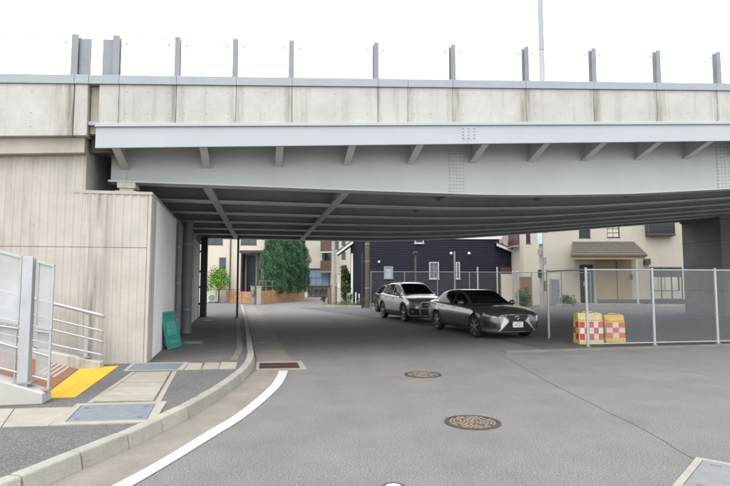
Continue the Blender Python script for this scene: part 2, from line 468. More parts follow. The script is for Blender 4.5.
# rusty street drain with concrete surround
dr = thing('street_drain', 'rusty red brown drain grate in the gutter at the end of the white line', 'drain', tuple(G(280, 367)))
q0 = G(280, 367)[:2]
c4 = [G(*p)[:2] - q0 for p in [(256, 370.6), (307, 369.6), (301.5, 361.5), (256.5, 362.2)]]
i4 = [G(*p)[:2] - q0 for p in [(259, 369.5), (300, 368.8), (297.5, 363.2), (259.5, 363.8)]]
mb = MB()
for k in range(4):
    a, b, c, d = c4[k], c4[(k + 1) % 4], i4[(k + 1) % 4], i4[k]
    mb.hexa([(*q, -.01) for q in (a, b, c, d)] + [(*q, .014) for q in (a, b, c, d)])
mb.build('surround', 'kerb', dr)
MB().add([(*q, .0045) for q in i4], [(0, 1, 2, 3)]).build('pit', 'black', dr)
for k in range(26):
    f = (k + .5) / 26
    a = i4[0] + (i4[1] - i4[0]) * f; b = i4[3] + (i4[2] - i4[3]) * f
    MB().bar((*a, .011), (*b, .011), .012, .008).build('grate_bar', 'rust_grate', dr)
for f in (.03, .5, .97):
    a = i4[0] + (i4[3] - i4[0]) * f; b = i4[1] + (i4[2] - i4[1]) * f
    MB().bar((*a, .0125), (*b, .0125), .02, .010).build('grate_bearer', 'rust_grate', dr)

# parking lot behind the chain link fence, with its concrete edge strip
e0, e1 = G(505, 352.5)[:2], G(760, 344.5)[:2]
du = (e1 - e0) / np.linalg.norm(e1 - e0); dv = np.array([-du[1], du[0]])
lot = [e0 + du * 1.2 + dv * .10, e1 + du * 22, e1 + du * 22 + dv * 22, e0 + dv * 24 + du * -2.6, e0 + dv * 6 + du * 1.2]
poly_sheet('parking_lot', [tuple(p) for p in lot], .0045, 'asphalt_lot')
es = thing('lot_edge_strip', None, None, (float(e0[0]), float(e0[1]), 0)); es['kind'] = 'structure'
for i in range(22):
    a = du * (i * 1.2); b = du * (i * 1.2 + 1.19)
    MB().hexa([(*(a - dv * .10), -.01), (*(b - dv * .10), -.01), (*(b + dv * .10), -.01), (*(a + dv * .10), -.01)] + [(*(a - dv * .10), .022), (*(b - dv * .10), .022), (*(b + dv * .10), .03), (*(a + dv * .10), .03)]).build('edge_stone', 'gutter', es)

# pavement inlays: drain covers, gutter lids, strips
def slab_px(name, m, px, z0, z1, parent, base, bevel=0):
    p = [G(*q, WALK)[:2] - base for q in px]
    return MB().hexa([(*q, z0 - WALK) for q in p] + [(*q, z1 - WALK) for q in p]).build(name, m, parent, bevel=bevel)
def ringed(name, label, outer, inner, mplate, cat='drain cover'):
    base = G(sum(q[0] for q in outer) / 4, sum(q[1] for q in outer) / 4, WALK)
    t = thing(name, label, cat, tuple(base)); b2 = base[:2]
    oo = [G(*q, WALK)[:2] - b2 for q in outer]; ii = [G(*q, WALK)[:2] - b2 for q in inner]
    for k in range(4):
        a, b, c, d = oo[k], oo[(k + 1) % 4], ii[(k + 1) % 4], ii[k]
        MB().hexa([(*q, -.02) for q in (a, b, c, d)] + [(*q, .012) for q in (a, b, c, d)]).build('frame', 'lid_slab', t)
    cen = sum(ii) / 4
    pp = [q + (cen - q) * .02 for q in ii]
    pl = MB().hexa([(*q, -.02) for q in pp] + [(*q, .008) for q in pp]).build('plate', mplate, t)
    for f in (.1, .9):                                   # lifting slots
        for g in (.15, .85):
            p = pp[0] * (1 - f) * (1 - g) + pp[1] * f * (1 - g) + pp[2] * f * g + pp[3] * (1 - f) * g
            MB().box(p[0] - .03, p[0] + .03, p[1] - .008, p[1] + .008, .004, .0095).build('slot', 'black', pl)
    return t
ringed('drain_cover', 'large blue grey steel drain cover in a concrete frame near the kerb', [(49, 426.5), (154, 423), (167, 402), (77, 404.5)], [(65, 423), (147, 420.5), (156, 404.5), (81, 406.5)], 'steel_cover')
ringed('drain_cover', 'small blue grey steel drain cover beside the ribbed wall corner', [(123, 371.5), (183, 370.5), (189, 362.8), (132, 363.5)], [(128, 370.8), (177, 370), (184, 363.8), (136, 364.2)], 'steel_cover')
base = G(130, 387, WALK)
lidrow = thing('gutter_lid_row', 'row of pale concrete gutter lids between the two steel covers', 'gutter lid', tuple(base))
NL = 7
for i in range(NL):
    f0, f1 = i / NL, (i + 1) / NL
    def lp(px0, px1, f):
        A0, A1 = G(*px0, WALK)[:2], G(*px1, WALK)[:2]; return A0 + (A1 - A0) * f
    l0, l1 = (93, 402), (136.5, 372.5); r0, r1 = (154, 401), (171, 372)
    q = [lp(l0, l1, f0), lp(r0, r1, f0), lp(r0, r1, f1), lp(l0, l1, f1)]
    c = sum(q) / 4; q = [p + (c - p) * np.array([.03, .075]) - base[:2] for p in q]
    hz = .006 + rng.random() * .007
    MB().hexa([(*p, -.02) for p in q] + [(*p, hz) for p in q]).build('lid', 'lid_slab', lidrow, bevel=.004)
for a, b, w in (((90, 403), (134, 372.3), .07), ((158, 402), (175, 371.5), .07)):
    a = G(*a, WALK)[:2] - base[:2]; b = G(*b, WALK)[:2] - base[:2]
    MB().bar((*a, -.004), (*b, -.004), w, .022).build('side_rim', 'lid_slab', lidrow)
# concrete strips to either side
base = G(30, 415, WALK)
st = thing('concrete_strip', 'pale cracked concrete gutter strip in front of the stair railing base', 'concrete strip', tuple(base))
for pxs in ([(-60, 429), (1, 427.5), (14, 409.2), (-40, 410)], [(2, 427.5), (48, 426.3), (75, 407.5), (15, 409.2)]):
    slab_px('strip_slab', 'lid_slab', pxs, WALK - .02, WALK + .009, st, base[:2], .004)
base = G(210, 366, WALK)
st = thing('concrete_strip', 'narrow concrete strip crossing the pavement from the corner cover to the kerb', 'concrete strip', tuple(base))
for i in range(3):
    f0, f1 = i / 3, (i + 1) / 3 - .01
    xa, xb = 184 + 52 * f0, 184 + 52 * f1
    slab_px('strip_slab', 'lid_slab', [(xa, 370.2 - 1.2 * f0), (xb, 370.2 - 1.2 * f1), (xb + 2, 364 - 1.5 * f1), (xa + 5 - 3 * f0, 363.4 - 1.2 * f0)], WALK - .02, WALK + .008, st, base[:2])
base = G(239, 340, WALK)
st = thing('concrete_strip', 'narrow concrete strip along the inside of the kerb under the bridge', 'concrete strip', tuple(base))
for i in range(8):
    y0, y1 = 360 - 5.5 * i, 360 - 5.5 * (i + 1) + .3
    def ex(y): return float(np.interp(y, [312, 331, 350, 362], [239.5, 241, 242.5, 236.5]))
    slab_px('strip_slab', 'gutter', [(ex(y0) - 7 * (y0 - 283) / 77, y0), (ex(y0), y0), (ex(y1), y1), (ex(y1) - 7 * (y1 - 283) / 77, y1)], WALK - .02, WALK + .006, st, base[:2])
base = G(193, 342.5, WALK)
t = thing('pavement_lid', 'small pale rectangular lid in the dark pavement beside the green board', 'lid', tuple(base))
slab_px('lid', 'gutter', [(181, 344.2), (202, 344.2), (203.5, 341.2), (184, 341.2)], WALK - .02, WALK + .006, t, base[:2])
slab_px('inner_lid', 'lid_slab', [(185, 343.6), (199, 343.6), (200.5, 341.8), (187, 341.8)], WALK + .002, WALK + .010, t, base[:2])
base = G(208, 320.5, WALK)
t = thing('pavement_lid', 'small round pale lid in the pavement at the far end of the abutment', 'lid', tuple(base))
MB().lathe([(.30, -.01), (.30, .008)], 24).build('ring', 'gutter', t); MB().lathe([(.24, 0), (.24, .012)], 24).build('lid', 'lid_slab', t)

# ================================================================== THE ABUTMENT
Ts = -.29                                             # face of parapets and fascia
s1, z1 = B.pl(95, 147.6, Ts); s2, z2 = B.pl(730, 140.5, Ts)
GR = (z2 - z1) / (s2 - s1)
def fb(s): return z1 + GR * (s - s1)                  # underside of the fascia plate, rising with the ramp
FT = .465; PT = 1.225; RT = 1.40; PO = 2.21
ZS = B.pl(148, 192, 0)[1]                             # bearing seat
ab = thing('bridge_abutment', 'ribbed beige concrete abutment carrying the end of the overpass', 'abutment', (O[0], O[1], 0), R(TH))
E = B.gl(198.5, 317, WALK)                            # far end of the side wall
zj = B.pl(60, 246.8, 0)[1]
def ribbed(name, s0, s1_, z0, ztop, t=0.0, per=.148, dep=.011, m='concrete_rib', parent=ab):
    """a wall whose face carries vertical ribs; ztop is a function of s"""
    prof = []
    s = s0; k = 0
    while s < s1_ - .01:
        for ds, dt in ((0, 0), (.045, 0), (.06, dep), (.133, dep)):
            if s + ds < s1_: prof.append((s + ds, t + dt))
        s += per
    prof.append((s1_, t))
    mb = MB(); n = len(prof)
    vs = [(a, b, z0(a)) for a, b in prof] + [(a, b, ztop(a)) for a, b in prof] + [(s0, t + .5, z0(s0)), (s1_, t + .5, z0(s1_)), (s0, t + .5, ztop(s0)), (s1_, t + .5, ztop(s1_))]
    fs = [(i, i + 1, n + i + 1, n + i) for i in range(n - 1)]
    fs += [tuple(range(n, 2 * n)) + (2 * n + 3, 2 * n + 2), (n - 1, 2 * n + 1, 2 * n + 3, 2 * n - 1), (0, n, 2 * n + 2, 2 * n)]
    return mb.add(vs, fs).build(name, m, parent)
ribbed('ribbed_wall', -9, -.06, lambda s: 0.0, lambda s: zj - .006)
ribbed('ribbed_wall', -9, -.06, lambda s: zj + .006, lambda s: ZS - .06)
MB().box(-9, -.08, .03, .5, zj - .02, zj + .02).build('wall_joint', 'concrete_band', ab)
MB().box(-9, -1.45, .018, .5, ZS - .09, ZS - .03).build('wall_joint', 'concrete_band', ab)
MB().box(-.058, .004, -.006, .5, 0, ZS - .062).build('corner_edge', 'concrete_rib', ab, bevel=.012)
# bench under the bearings and core of the wall
mb = MB(); mb.prism([(-1.42, .0), (.015, -.02), (E[0] + .0, E[1]), (E[0] - 1.5, E[1])], 'z', ZS - .058, ZS); mb.build('bearing_bench', 'concrete_band', ab)
# side wall facing the road: white painted part, then bare concrete
def wallpt(f): return np.array([0.004 + (E[0] - .004) * f, .0 + E[1] * f])
def wall_px(px):
    lo, hi = 0., 1.
    for _ in range(40):
        m_ = (lo + hi) / 2; q = B.w(*wallpt(m_)); x = 365 + FPX * q[0] / (q[1] * math.cos(PITCH) + (1 - CAM_H) * math.sin(PITCH))
        if x < px: lo = m_
        else: hi = m_
    return lo
f1 = wall_px(174)
for a, b, m_, nm in ((.045, f1, 'concrete_white', 'painted_side_wall'), (f1 + .001, 1, 'concrete_side', 'bare_side_wall')):
    p, q = wallpt(a), wallpt(b)
    MB().prism([tuple(p), tuple(q), (q[0] - .5, q[1]), (p[0] - .5, p[1])], 'z', 0, ZS - .06).build(nm, m_, ab)
# panel joints of the side wall
for f in np.linspace(f1 + .08, .97, 5):
    p = wallpt(f); MB().box(p[0] - .02, p[0] + .004, p[1] - .008, p[1] + .008, .1, ZS - .1).build('side_joint', 'dark_trim', ab)
# back wall above the bench, its ribbed front and smooth return face
SB = B.s(86, 0.0, 170)
ribbed('upper_ribbed_wall', -9, SB, lambda s: ZS - .058, lambda s: fb(s) - .07, t=.0)
MB().hexa([(SB - .5, .502, ZS - .058), (SB - .001, .502, ZS - .058), (SB - .001, E[1], ZS - .058), (SB - .5, E[1], ZS - .058), (SB - .5, .502, fb(SB) + .34), (SB - .001, .502, fb(SB) + .34), (SB - .001, E[1], fb(SB) + .34), (SB - .5, E[1], fb(SB) + .34)]).build('back_wall', 'concrete_grey', ab)
MB().box(SB - .03, SB + .003, .003, .5, ZS - .05, fb(SB) - .06).build('return_face', 'concrete_band', ab)
def sbox(s0, s1_, t0, t1, o0, o1, base=fb):
    return [(s0, t0, base(s0) + o0), (s1_, t0, base(s1_) + o0), (s1_, t1, base(s1_) + o0), (s0, t1, base(s0) + o0),
            (s0, t0, base(s0) + o1), (s1_, t0, base(s1_) + o1), (s1_, t1, base(s1_) + o1), (s0, t1, base(s0) + o1)]
MB().hexa(sbox(-9, SB + .01, -.17, .48, -.065, .235)).build('ledge_band', 'concrete_band', ab, bevel=.01)
SP = B.s(88, Ts, 110)                                 # end of the approach parapet
jl = [-9, -6.3, -3.9, B.s(73.5, Ts, 110), SP]
for a, b in zip(jl[:-1], jl[1:]):
    MB().hexa(sbox(a + .008, b - .006, Ts, -.02, .237, PT)).build('parapet_panel', 'concrete_parapet', ab, bevel=.008)
MB().hexa(sbox(-9, SP - .03, -.27, -.05, .24, PT - .01)).build('parapet_core', 'dark_trim', ab)
for a, b in zip(jl[:-1], jl[1:]):
    MB().hexa(sbox(a, b - .004, Ts - .03, .04, PT + .002, RT)).build('cap_rail', 'galv_rail', ab, bevel=.006)
# form tie holes on panels
tie = MB()
tie.lathe([(.011, 0), (.011, .012)], 8, axis='y')
tie_me = tie.mesh('tie_hole'); tie_me.materials.append(MAT['concrete_band'])
def tie_at(s, t, z, parent):
    o = bpy.data.objects.new('tie_hole', tie_me); COL.objects.link(o); o.parent = parent; o.location = (s, t - .0035, z)
for s in np.arange(-2.7, -.3, .62):
    for z in (1.05, 1.9, 2.75): tie_at(s, 0.005, z, ab)
for s in (-2.65, -2.1): 
    for oz in (.42, .68, 1.08): tie_at(s, Ts - .004, fb(s) + oz, ab)

# pipes on the side wall
def clamp_pipe(name, label, px, r, z1_, out, m, clamps):
    f = wall_px(px); p = wallpt(f); x, y, _ = B.w(p[0] + out, p[1])
    t = thing(name, label, 'pipe', (x, y, WALK), R(TH))
    MB().tube([(0, 0, 0), (0, 0, z1_ - WALK)], r, 14).build('pipe', m, t, smooth=50)
    for z in clamps:
        c = MB(); c.lathe([(r + .012, z), (r + .012, z + .04)], 14); c.box(-out, -r * .6, -.02, .02, z + .002, z + .038)
        c.build('clamp', 'galv_dull', t)
    MB().lathe([(r * 1.12, 0), (r * 1.12, .09)], 14).build('socket', m, t)
    MB().lathe([(r * 1.12, z1_ * .48), (r * 1.12, z1_ * .48 + .1)], 14).build('socket', m, t)
    return t
clamp_pipe('drain_pipe', 'slim grey drain pipe clamped to the white painted wall', 174.5, .055, ZS - .1, .075, 'pvc_grey', (.5, 1.5, 2.5))
clamp_pipe('drain_pipe', 'thick grey drain pipe standing beside the slim one on the abutment wall', 181, .15, ZS + .1, .17, 'pvc_grey', (.7, 1.7, 2.7))
x, y, _ = B.w(E[0] + .2, E[1] - .05)
t = thing('steel_post', 'dark steel post with wall clamps at the far end of the abutment', 'post', (x, y, WALK), R(TH))
MB().box(-.14, .14, -.14, .14, 0, 3.62).build('shaft', 'dark_steel', t, bevel=.01)
for z in (.55, 1.3, 2.0, 2.9): MB().box(-.26, .16, -.16, -.138, z, z + .09).build('clamp', 'dark_steel', t)
MB().box(-.2, .2, -.2, .2, 0, .02).build('base_plate', 'dark_steel', t)
p = G(237, 318, WALK)
t = thing('slender_pole', 'slender dark pole at the end of the kerb under the bridge', 'pole', tuple(p))
MB().tube([(0, 0, 0), (0, 0, 3.55)], .045, 10).build('shaft', 'dark_steel', t, smooth=50)
MB().lathe([(.10, 0), (.10, .03), (.05, .05)], 12).build('base_plate', 'dark_steel', t)

# green board against the wall
p, q = G(167.5, 350, WALK)[:2], G(180, 346.3, WALK)[:2]
wu = (q - p) / np.linalg.norm(q - p); Lb = float(np.linalg.norm(q - p)); hb = .84
t = thing('green_board', 'teal green plastic board leaning against the white wall', 'board', (p[0], p[1], WALK), math.atan2(wu[1], wu[0]))
def bp(a, h, out): return (a, .19 * h / hb - out * .98, h + out * .1)
def slanted(a0, a1, h0, h1, o0, o1, nm, m_): MB().hexa([bp(a0, h0, o0), bp(a1, h0, o0), bp(a1, h0, o1), bp(a0, h0, o1), bp(a0, h1, o0), bp(a1, h1, o0), bp(a1, h1, o1), bp(a0, h1, o1)]).build(nm, m_, t, bevel=.006)
slanted(0, Lb, .0, hb, .0, .03, 'panel', 'teal')
slanted(-.015, Lb + .015, hb - .05, hb + .012, -.004, .05, 'rim', 'teal')
slanted(-.015, Lb + .015, .0, .05, -.004, .05, 'rim', 'teal')
slanted(-.015, .04, .052, hb - .052, -.004, .05, 'rim', 'teal'); slanted(Lb - .04, Lb + .015, .052, hb - .052, -.004, .05, 'rim', 'teal')
slanted(.10, Lb - .1, .3, .62, .031, .038, 'faded_patch', 'teal_light')
slanted(.14, Lb - .14, .12, .2, .031, .040, 'grip', 'teal_light')

# ================================================================== THE BRIDGE
S_END = 36.0; T_FAR = E[1] + .35
br = thing('overpass_bridge', 'pale grey steel girder overpass with concrete parapet spanning the road', 'bridge', (O[0], O[1], 0), R(TH))
S0 = s1
spl = [S0, B.s(468, Ts, 130), 13.6, 22, S_END]
for a, b in zip(spl[:-1], spl[1:]):
    MB().hexa(sbox(a + .002, b - .002, Ts, Ts + .03, 0, FT - .075)).build('fascia_plate', 'steel_fascia', br)
MB().hexa(sbox(S0 - .012, S_END, Ts - .035, .25, FT - .07, FT)).build('fascia_lip', 'steel_fascia', br, bevel=.006)
# a thin shadow bead under the lip
MB().hexa(sbox(S0, S_END, Ts - .006, Ts + .03, -.012, -.001)).build('fascia_edge', 'galv_post', br)
DZ = .30                                              # underside of the deck above the fascia edge
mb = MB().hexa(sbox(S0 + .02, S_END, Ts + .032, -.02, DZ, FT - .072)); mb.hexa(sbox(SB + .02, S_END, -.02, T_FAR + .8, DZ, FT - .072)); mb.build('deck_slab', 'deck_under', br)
MB().hexa(sbox(SB + .02, S_END, .26, T_FAR + .8, FT - .07, FT + .1)).build('road_deck', 'concrete_grey', br)
MB().hexa(sbox(S0 + .02, S_END, T_FAR + .82, T_FAR + .85, 0, FT + .1)).build('fascia_plate', 'steel_fascia', br)
MB().hexa(sbox(S0 + .02, S_END, T_FAR + .5, T_FAR + .8, FT + .102, PT)).build('far_parapet', 'concrete_parapet', br)
# parapet panels
pj = [98.5, 118.5, 176, 236, 292, 378, 408, 453, 526, 594, 657, 717]
sj = [B.s(p, Ts, 105) for p in pj] + [15.3, 17.0, 18.7, 20.4, 23, 26, 30, S_END]
for a, b in zip(sj[:-1], sj[1:]):
    MB().hexa(sbox(a + .003, b - .003, Ts + .004, -.02, FT + .002, PT)).build('parapet_panel', 'concrete_parapet', br, bevel=.008)
MB().hexa(sbox(sj[0] + .02, S_END, -.255, -.05, FT + .004, PT - .008)).build('parapet_core', 'dark_trim', br)
MB().hexa(sbox(SP + .01, sj[0] - .01, -.16, -.04, .3, PT - .01)).build('joint_block', 'concrete_band', br)
MB().hexa(sbox(SP - .02, S0 + .3, .03, .25, -.02, .44)).build('gap_shade_filler', 'dark_trim', br)  # dark block closing the gap; shade and dirt put into its colour
MB().hexa(sbox(SP - .9, SP - .021, .03, .25, .24, .8)).build('gap_shade_filler', 'dark_trim', br)
MB().hexa(sbox(SP + .0, sj[0] + .05, -.26, -.17, FT - .02, FT + .05)).build('joint_bracket', 'galv_dull', br)
for a, b in zip([SP] + sj[1:-1], sj[1:]):
    MB().hexa(sbox(a + .001, b - .003, Ts - .03, .04, PT + .002, RT)).build('cap_rail', 'galv_rail', br, bevel=.006)
for a, b in zip(sj[1:11], sj[2:12]):
    if b - a > .8:
        for f in (.13, .5, .87):
            for oz in (FT + .2, PT - .14):
                s = a + (b - a) * f; tie_at(s, Ts + .0, fb(s) + oz, br)
# outer girder: web, flanges, brackets
TW = .57
gpx = [(108, 181.4), (240, 186), (345, 190), (490, 195), (560, 195), (636, 193.7), (730, 189)]
gp = [B.pl(a, b, TW - .2) for a, b in gpx]
GSx = [p[0] for p in gp] + [18.5, 24, 30, S_END]; GSz = [p[1] for p in gp]; 
for a, b in ((18.5, .088), (24, .088), (30, .075), (S_END, .07)): GSz.append(GSz[-1] + (a - GSx[len(GSz) - 1]) * b)
def gb(s): return float(np.interp(s, GSx, GSz))
SG = GSx[0]
def girder(t, m, names, cross=0.0):
    ss = list(np.linspace(SG, S_END, 48))
    w = MB()
    for a, b in zip(ss[:-1], ss[1:]): pass
    rows = []
    for tt in (t - .009, t + .009):
        rows.append([(s, tt, gb(s) + .03 + cross) for s in ss]); rows.append([(s, tt, fb(s) + DZ) for s in ss])
    w.grid([rows[0], rows[1]]); w.grid([rows[2], rows[3]])
    w.add([rows[0][0], rows[1][0], rows[3][0], rows[2][0]], [(0, 1, 2, 3)])
    w.build(names[0], m, br)
    f = MB(); hw = .20
    sec = [(-hw, 0), (hw, 0), (hw, .032), (-hw, .032)]
    f.grid([[(s, t + a, gb(s) + h + cross) for s in ss] for a, h in sec + [sec[0]]])
    for s in (ss[0], ss[-1]): f.add([(s, t + a, gb(s) + h + cross) for a, h in sec], [(0, 1, 2, 3)])
    f.build(names[1], 'steel_flange' if m == 'steel_under' else m, br)
girder(TW, 'steel_girder', ('outer_web', 'outer_flange'))
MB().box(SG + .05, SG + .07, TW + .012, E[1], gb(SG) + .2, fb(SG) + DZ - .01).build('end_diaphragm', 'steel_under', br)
NG = 7
pitch_t = (E[1] + .1 - TW) / (NG - 1)
for k in range(1, NG):
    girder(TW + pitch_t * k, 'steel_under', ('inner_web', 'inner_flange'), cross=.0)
bpx = [115, 203, 280, 353, 421, 487, 549, 606, 662, 713]
bs = [B.s(p, Ts, 146) for p in bpx]
bs += [bs[-1] + 1.48 * (i + 1) for i in range(8)]
for s in bs:
    za, zb = fb(s) + .0, fb(s) - .255
    k = MB()
    ta, tb = Ts + .034, TW - .012
    k.add([(s - .008, ta, za + .03), (s - .008, tb, zb + .03), (s - .008, tb, fb(s) + DZ - .01), (s - .008, ta, fb(s) + DZ - .01),
           (s + .008, ta, za + .03), (s + .008, tb, zb + .03), (s + .008, tb, fb(s) + DZ - .01), (s + .008, ta, fb(s) + DZ - .01)],
          [(0, 1, 2, 3), (4, 7, 6, 5), (0, 4, 5, 1)])
    w = .075
    k.hexa([(s - w, ta, za), (s + w, ta, za), (s + w, tb, zb), (s - w, tb, zb), (s - w, ta, za + .028), (s + w, ta, za + .028), (s + w, tb, zb + .028), (s - w, tb, zb + .028)])
    k.build('bracket', 'steel_bracket', br)
# vertical stiffeners on the far side of the outer web, cross beams under the deck
for i, s in enumerate(bs[1::2] ):
    low = i in (0, 1)
    for k in range(NG - 1):
        t0 = TW + pitch_t * k + .012; t1 = TW + pitch_t * (k + 1) - .012
        zc = gb(s) + (.045 if low else .22)
        c = MB(); c.box(s - .008, s + .008, t0, t1, zc + .03, fb(s) + DZ - .005)
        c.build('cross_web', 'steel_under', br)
        hw = .09 if low else .07
        MB().box(s - hw, s + hw, t0, t1, zc, zc + .028).build('cross_flange', 'steel_cross' if low else 'steel_under', br)
    if low:                                          # bottom strap running right across under the girders
        MB().box(s - .09, s + .09, TW + .22, TW + pitch_t * (NG - 1), gb(s) - .022, gb(s) - .002).build('cross_strap', 'steel_cross', br)
# slim stringers under the deck between the girders
for k in range(NG - 1):
    for f in (1 / 3, 2 / 3):
        t0 = TW + pitch_t * (k + f)
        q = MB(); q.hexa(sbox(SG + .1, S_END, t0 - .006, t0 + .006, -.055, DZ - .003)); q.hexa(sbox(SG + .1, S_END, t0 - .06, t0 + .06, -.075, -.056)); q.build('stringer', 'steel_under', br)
# bolt groups of the splices, one mesh of bolt heads each
def bolts(name, s0, s1_, t, zf, n, m_, mat_):
    k = MB()
    for i in range(n):
        for j in range(m_):
            s = s0 + (s1_ - s0) * i / max(1, n - 1); z = zf(s, j / (m_ - 1))
            k.lathe([(.019, t), (.019, t - .012), (.011, t - .018)], 6, c=(s, 0, z), axis='y')
    k.build(name, mat_, br, kind='stuff')
def splice_plate(s0, s1_, t, f0, f1_, nm, m_):
    MB().hexa([(s0, t - .008, f0(s0)), (s1_, t - .008, f0(s1_)), (s1_, t, f0(s1_)), (s0, t, f0(s0)), (s0, t - .008, f1_(s0)), (s1_, t - .008, f1_(s1_)), (s1_, t, f1_(s1_)), (s0, t, f1_(s0))]).build(nm, m_, br)
for pa, pb in ((450, 463), (717.5, 732)):
    a, b = B.s(pa, TW, 170), B.s(pb, TW, 170)
    splice_plate(a - .03, b + .03, TW - .0092, lambda s: gb(s) + .05, lambda s: fb(s) + DZ - .04, 'splice_plate', 'steel_girder')
    bolts('bolt_heads', a, b, TW - .0175, lambda s, f: gb(s) + .09 + (fb(s) + DZ - .1 - gb(s) - .09) * f, 5, 15, 'steel_girder')
a, b = B.s(463, Ts, 130), B.s(474, Ts, 130)
splice_plate(a - .03, b + .03, Ts + .0045, lambda s: fb(s) + .09, lambda s: fb(s) + FT - .09, 'splice_plate', 'steel_fascia')
bolts('bolt_heads', a, b, Ts - .004, lambda s, f: fb(s) + .13 + (FT - .26) * f, 3, 4, 'steel_fascia')
# bearings
for k in range(NG):
    t0 = TW + pitch_t * k
    s = B.s(125, .3, 187) if k == 0 else B.s(125, .3, 187) + (E[0] / E[1]) * t0 * .9
    s = max(s, SG + .15)
    q = MB(); q.box(s - .20, s + .20, t0 - .24, t0 + .24, ZS + .001, ZS + .07); q.build('bearing_plinth', 'bearing', br, bevel=.012)
    q = MB(); q.box(s - .13, s + .13, t0 - .16, t0 + .16, ZS + .072, ZS + .13); q.box(s - .17, s + .17, t0 - .19, t0 + .19, ZS + .132, gb(s) - .003); q.build('bearing_block', 'bearing', br)
q = MB(); sx = B.s(126, .3, 175); q.tube([(sx, .34, gb(sx) + .034), (sx, .34, gb(sx) + .2)], .012, 6); q.build('bearing_pin', 'galv_dull', br)
# drain pipe clipped below the deck
ss = np.linspace(SG + .3, 30, 30)

# pier at the right
SPn = 0
def sol_pier():
    t1 = E[1] - .2
    s = 23.0
    for _ in range(30):
        w_ = B.w(s, t1); x = 365 + FPX * w_[0] / w_[1]
        s += (683 - x) * .03
    t0 = t1 - .5
    for _ in range(60):
        w_ = B.w(s, t0); x = 365 + FPX * w_[0] / w_[1]
        t0 += (x - 722) * .05
    return s, t0, t1
ps, pt0, pt1 = sol_pier()
x, y, _ = B.w(ps, pt0)
t = thing('bridge_pier', 'dark grey concrete bridge pier at the right behind the chain link fence', 'pier', (x, y, 0), R(TH))
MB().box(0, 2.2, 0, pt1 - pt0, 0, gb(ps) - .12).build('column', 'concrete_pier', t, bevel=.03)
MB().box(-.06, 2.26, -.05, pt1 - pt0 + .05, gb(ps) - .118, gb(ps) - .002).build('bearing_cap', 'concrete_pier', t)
for z in (1.25, 2.5, 3.75):
    MB().box(-.004, 2.2, -.004, .01, z, z + .02).build('lift_joint', 'dark_trim', t)
    MB().box(-.004, .01, .012, pt1 - pt0, z, z + .02).build('lift_joint', 'dark_trim', t)
for z in (.7, 1.9, 3.1, 4.3):
    for d in (.4, 1.2, 2.0):
        o = bpy.data.objects.new('tie_hole', tie_me); COL.objects.link(o); o.parent = t; o.location = (-.0035, d, z); o.rotation_euler = (0, 0, R(-90))

# clear noise barrier on top
nb = thing('noise_barrier', 'clear panel noise barrier with grey steel posts along the bridge parapet', 'barrier', (O[0], O[1], 0), R(TH))
tb = Ts + .10
def post(s, w=.10):
    k = MB(); k.hexa(sbox(s - w / 2, s + w / 2, tb - .075, tb - .062, RT + .002, PO)); k.hexa(sbox(s - w / 2, s + w / 2, tb + .062, tb + .075, RT + .002, PO)); k.hexa(sbox(s - .006, s + .006, tb - .062, tb + .062, RT + .002, PO))
    k.hexa(sbox(s - w / 2 - .03, s + w / 2 + .03, tb - .10, tb + .10, RT + .002, RT + .02))
    k.build('post', 'galv_post', nb)
def pane(a, b):
    if b - a < .2: return
    k = MB().hexa(sbox(a, b, tb - .004, tb + .004, RT + .03, PO - .03)); pn = k.build('clear_panel', 'polycarbonate', nb)
    MB().hexa(sbox(a, b, tb - .005, tb + .005, PO - .029, PO - .017)).build('edge_strip', 'panel_edge', pn)
    for s in (a + .12, b - .12):
        if b - a < 3:
            k = MB(); k.lathe([(.022, tb - .018), (.022, tb - .005)], 8, c=(s, 0, fb(s) + PO - .14), axis='y'); k.build('fixing', 'galv_dull', pn)
ppx = [178, 235.5, 291.5, 375.5, 452, 525, 592, 656, 716]
psx = [B.s(p, tb, 55) for p in ppx] + [15.3, 17.0, 18.7, 20.4, 22.1, 24, 26, 28, 30, 32, 34]
sL = B.s(76, tb, 55); sR = B.s(117, tb, 55)
left = [sL - 4.4, sL - 2.2]
for s in psx + left: post(s)
post(sL, .12); post(sR, .12)
for a, b, nm in ((B.s(79.5, tb, 55), B.s(91.5, tb, 55), 'end_plate'), (B.s(103, tb, 55), B.s(114, tb, 55), 'end_plate')):
    MB().hexa(sbox(a, b, tb - .02, tb + .0, RT + .003, PO - .06)).build(nm, 'galv_post', nb)
allp = [sR] + psx
for a, b in zip(allp[:-1], allp[1:]): pane(a + .05, b - .05)
for a, b in zip(left + [sL], []): pass
pane(left[0] + .05, left[1] - .05); pane(left[1] + .05, sL - .06); pane(left[0] - 2.1, left[0] - .05)

# street lamp column on the bridge
sl = B.s(541, 4.0, 30)
x, y, _ = B.w(sl, 4.0)
t = thing('street_lamp', 'thin pale lamp column rising above the bridge parapet', 'street lamp', (x, y, fb(sl) + FT + .1), 0)
MB().tube([(0, 0, 0), (0, 0, 3), (0, 0, 9)], [.10, .085, .06], 10).build('column', 'galv_rail', t, smooth=50)
MB().tube([(0, 0, 9), (.1, .25, 9.3), (.5, 1.2, 9.45)], .04, 8).build('arm', 'galv_white', t, smooth=50)
MB().box(.42, .62, 1.1, 1.75, 9.40, 9.5).build('lamp_head', 'galv_post', t, bevel=.03)
MB().lathe([(.2, 0), (.2, .03)], 12).build('base_plate', 'galv_post', t)

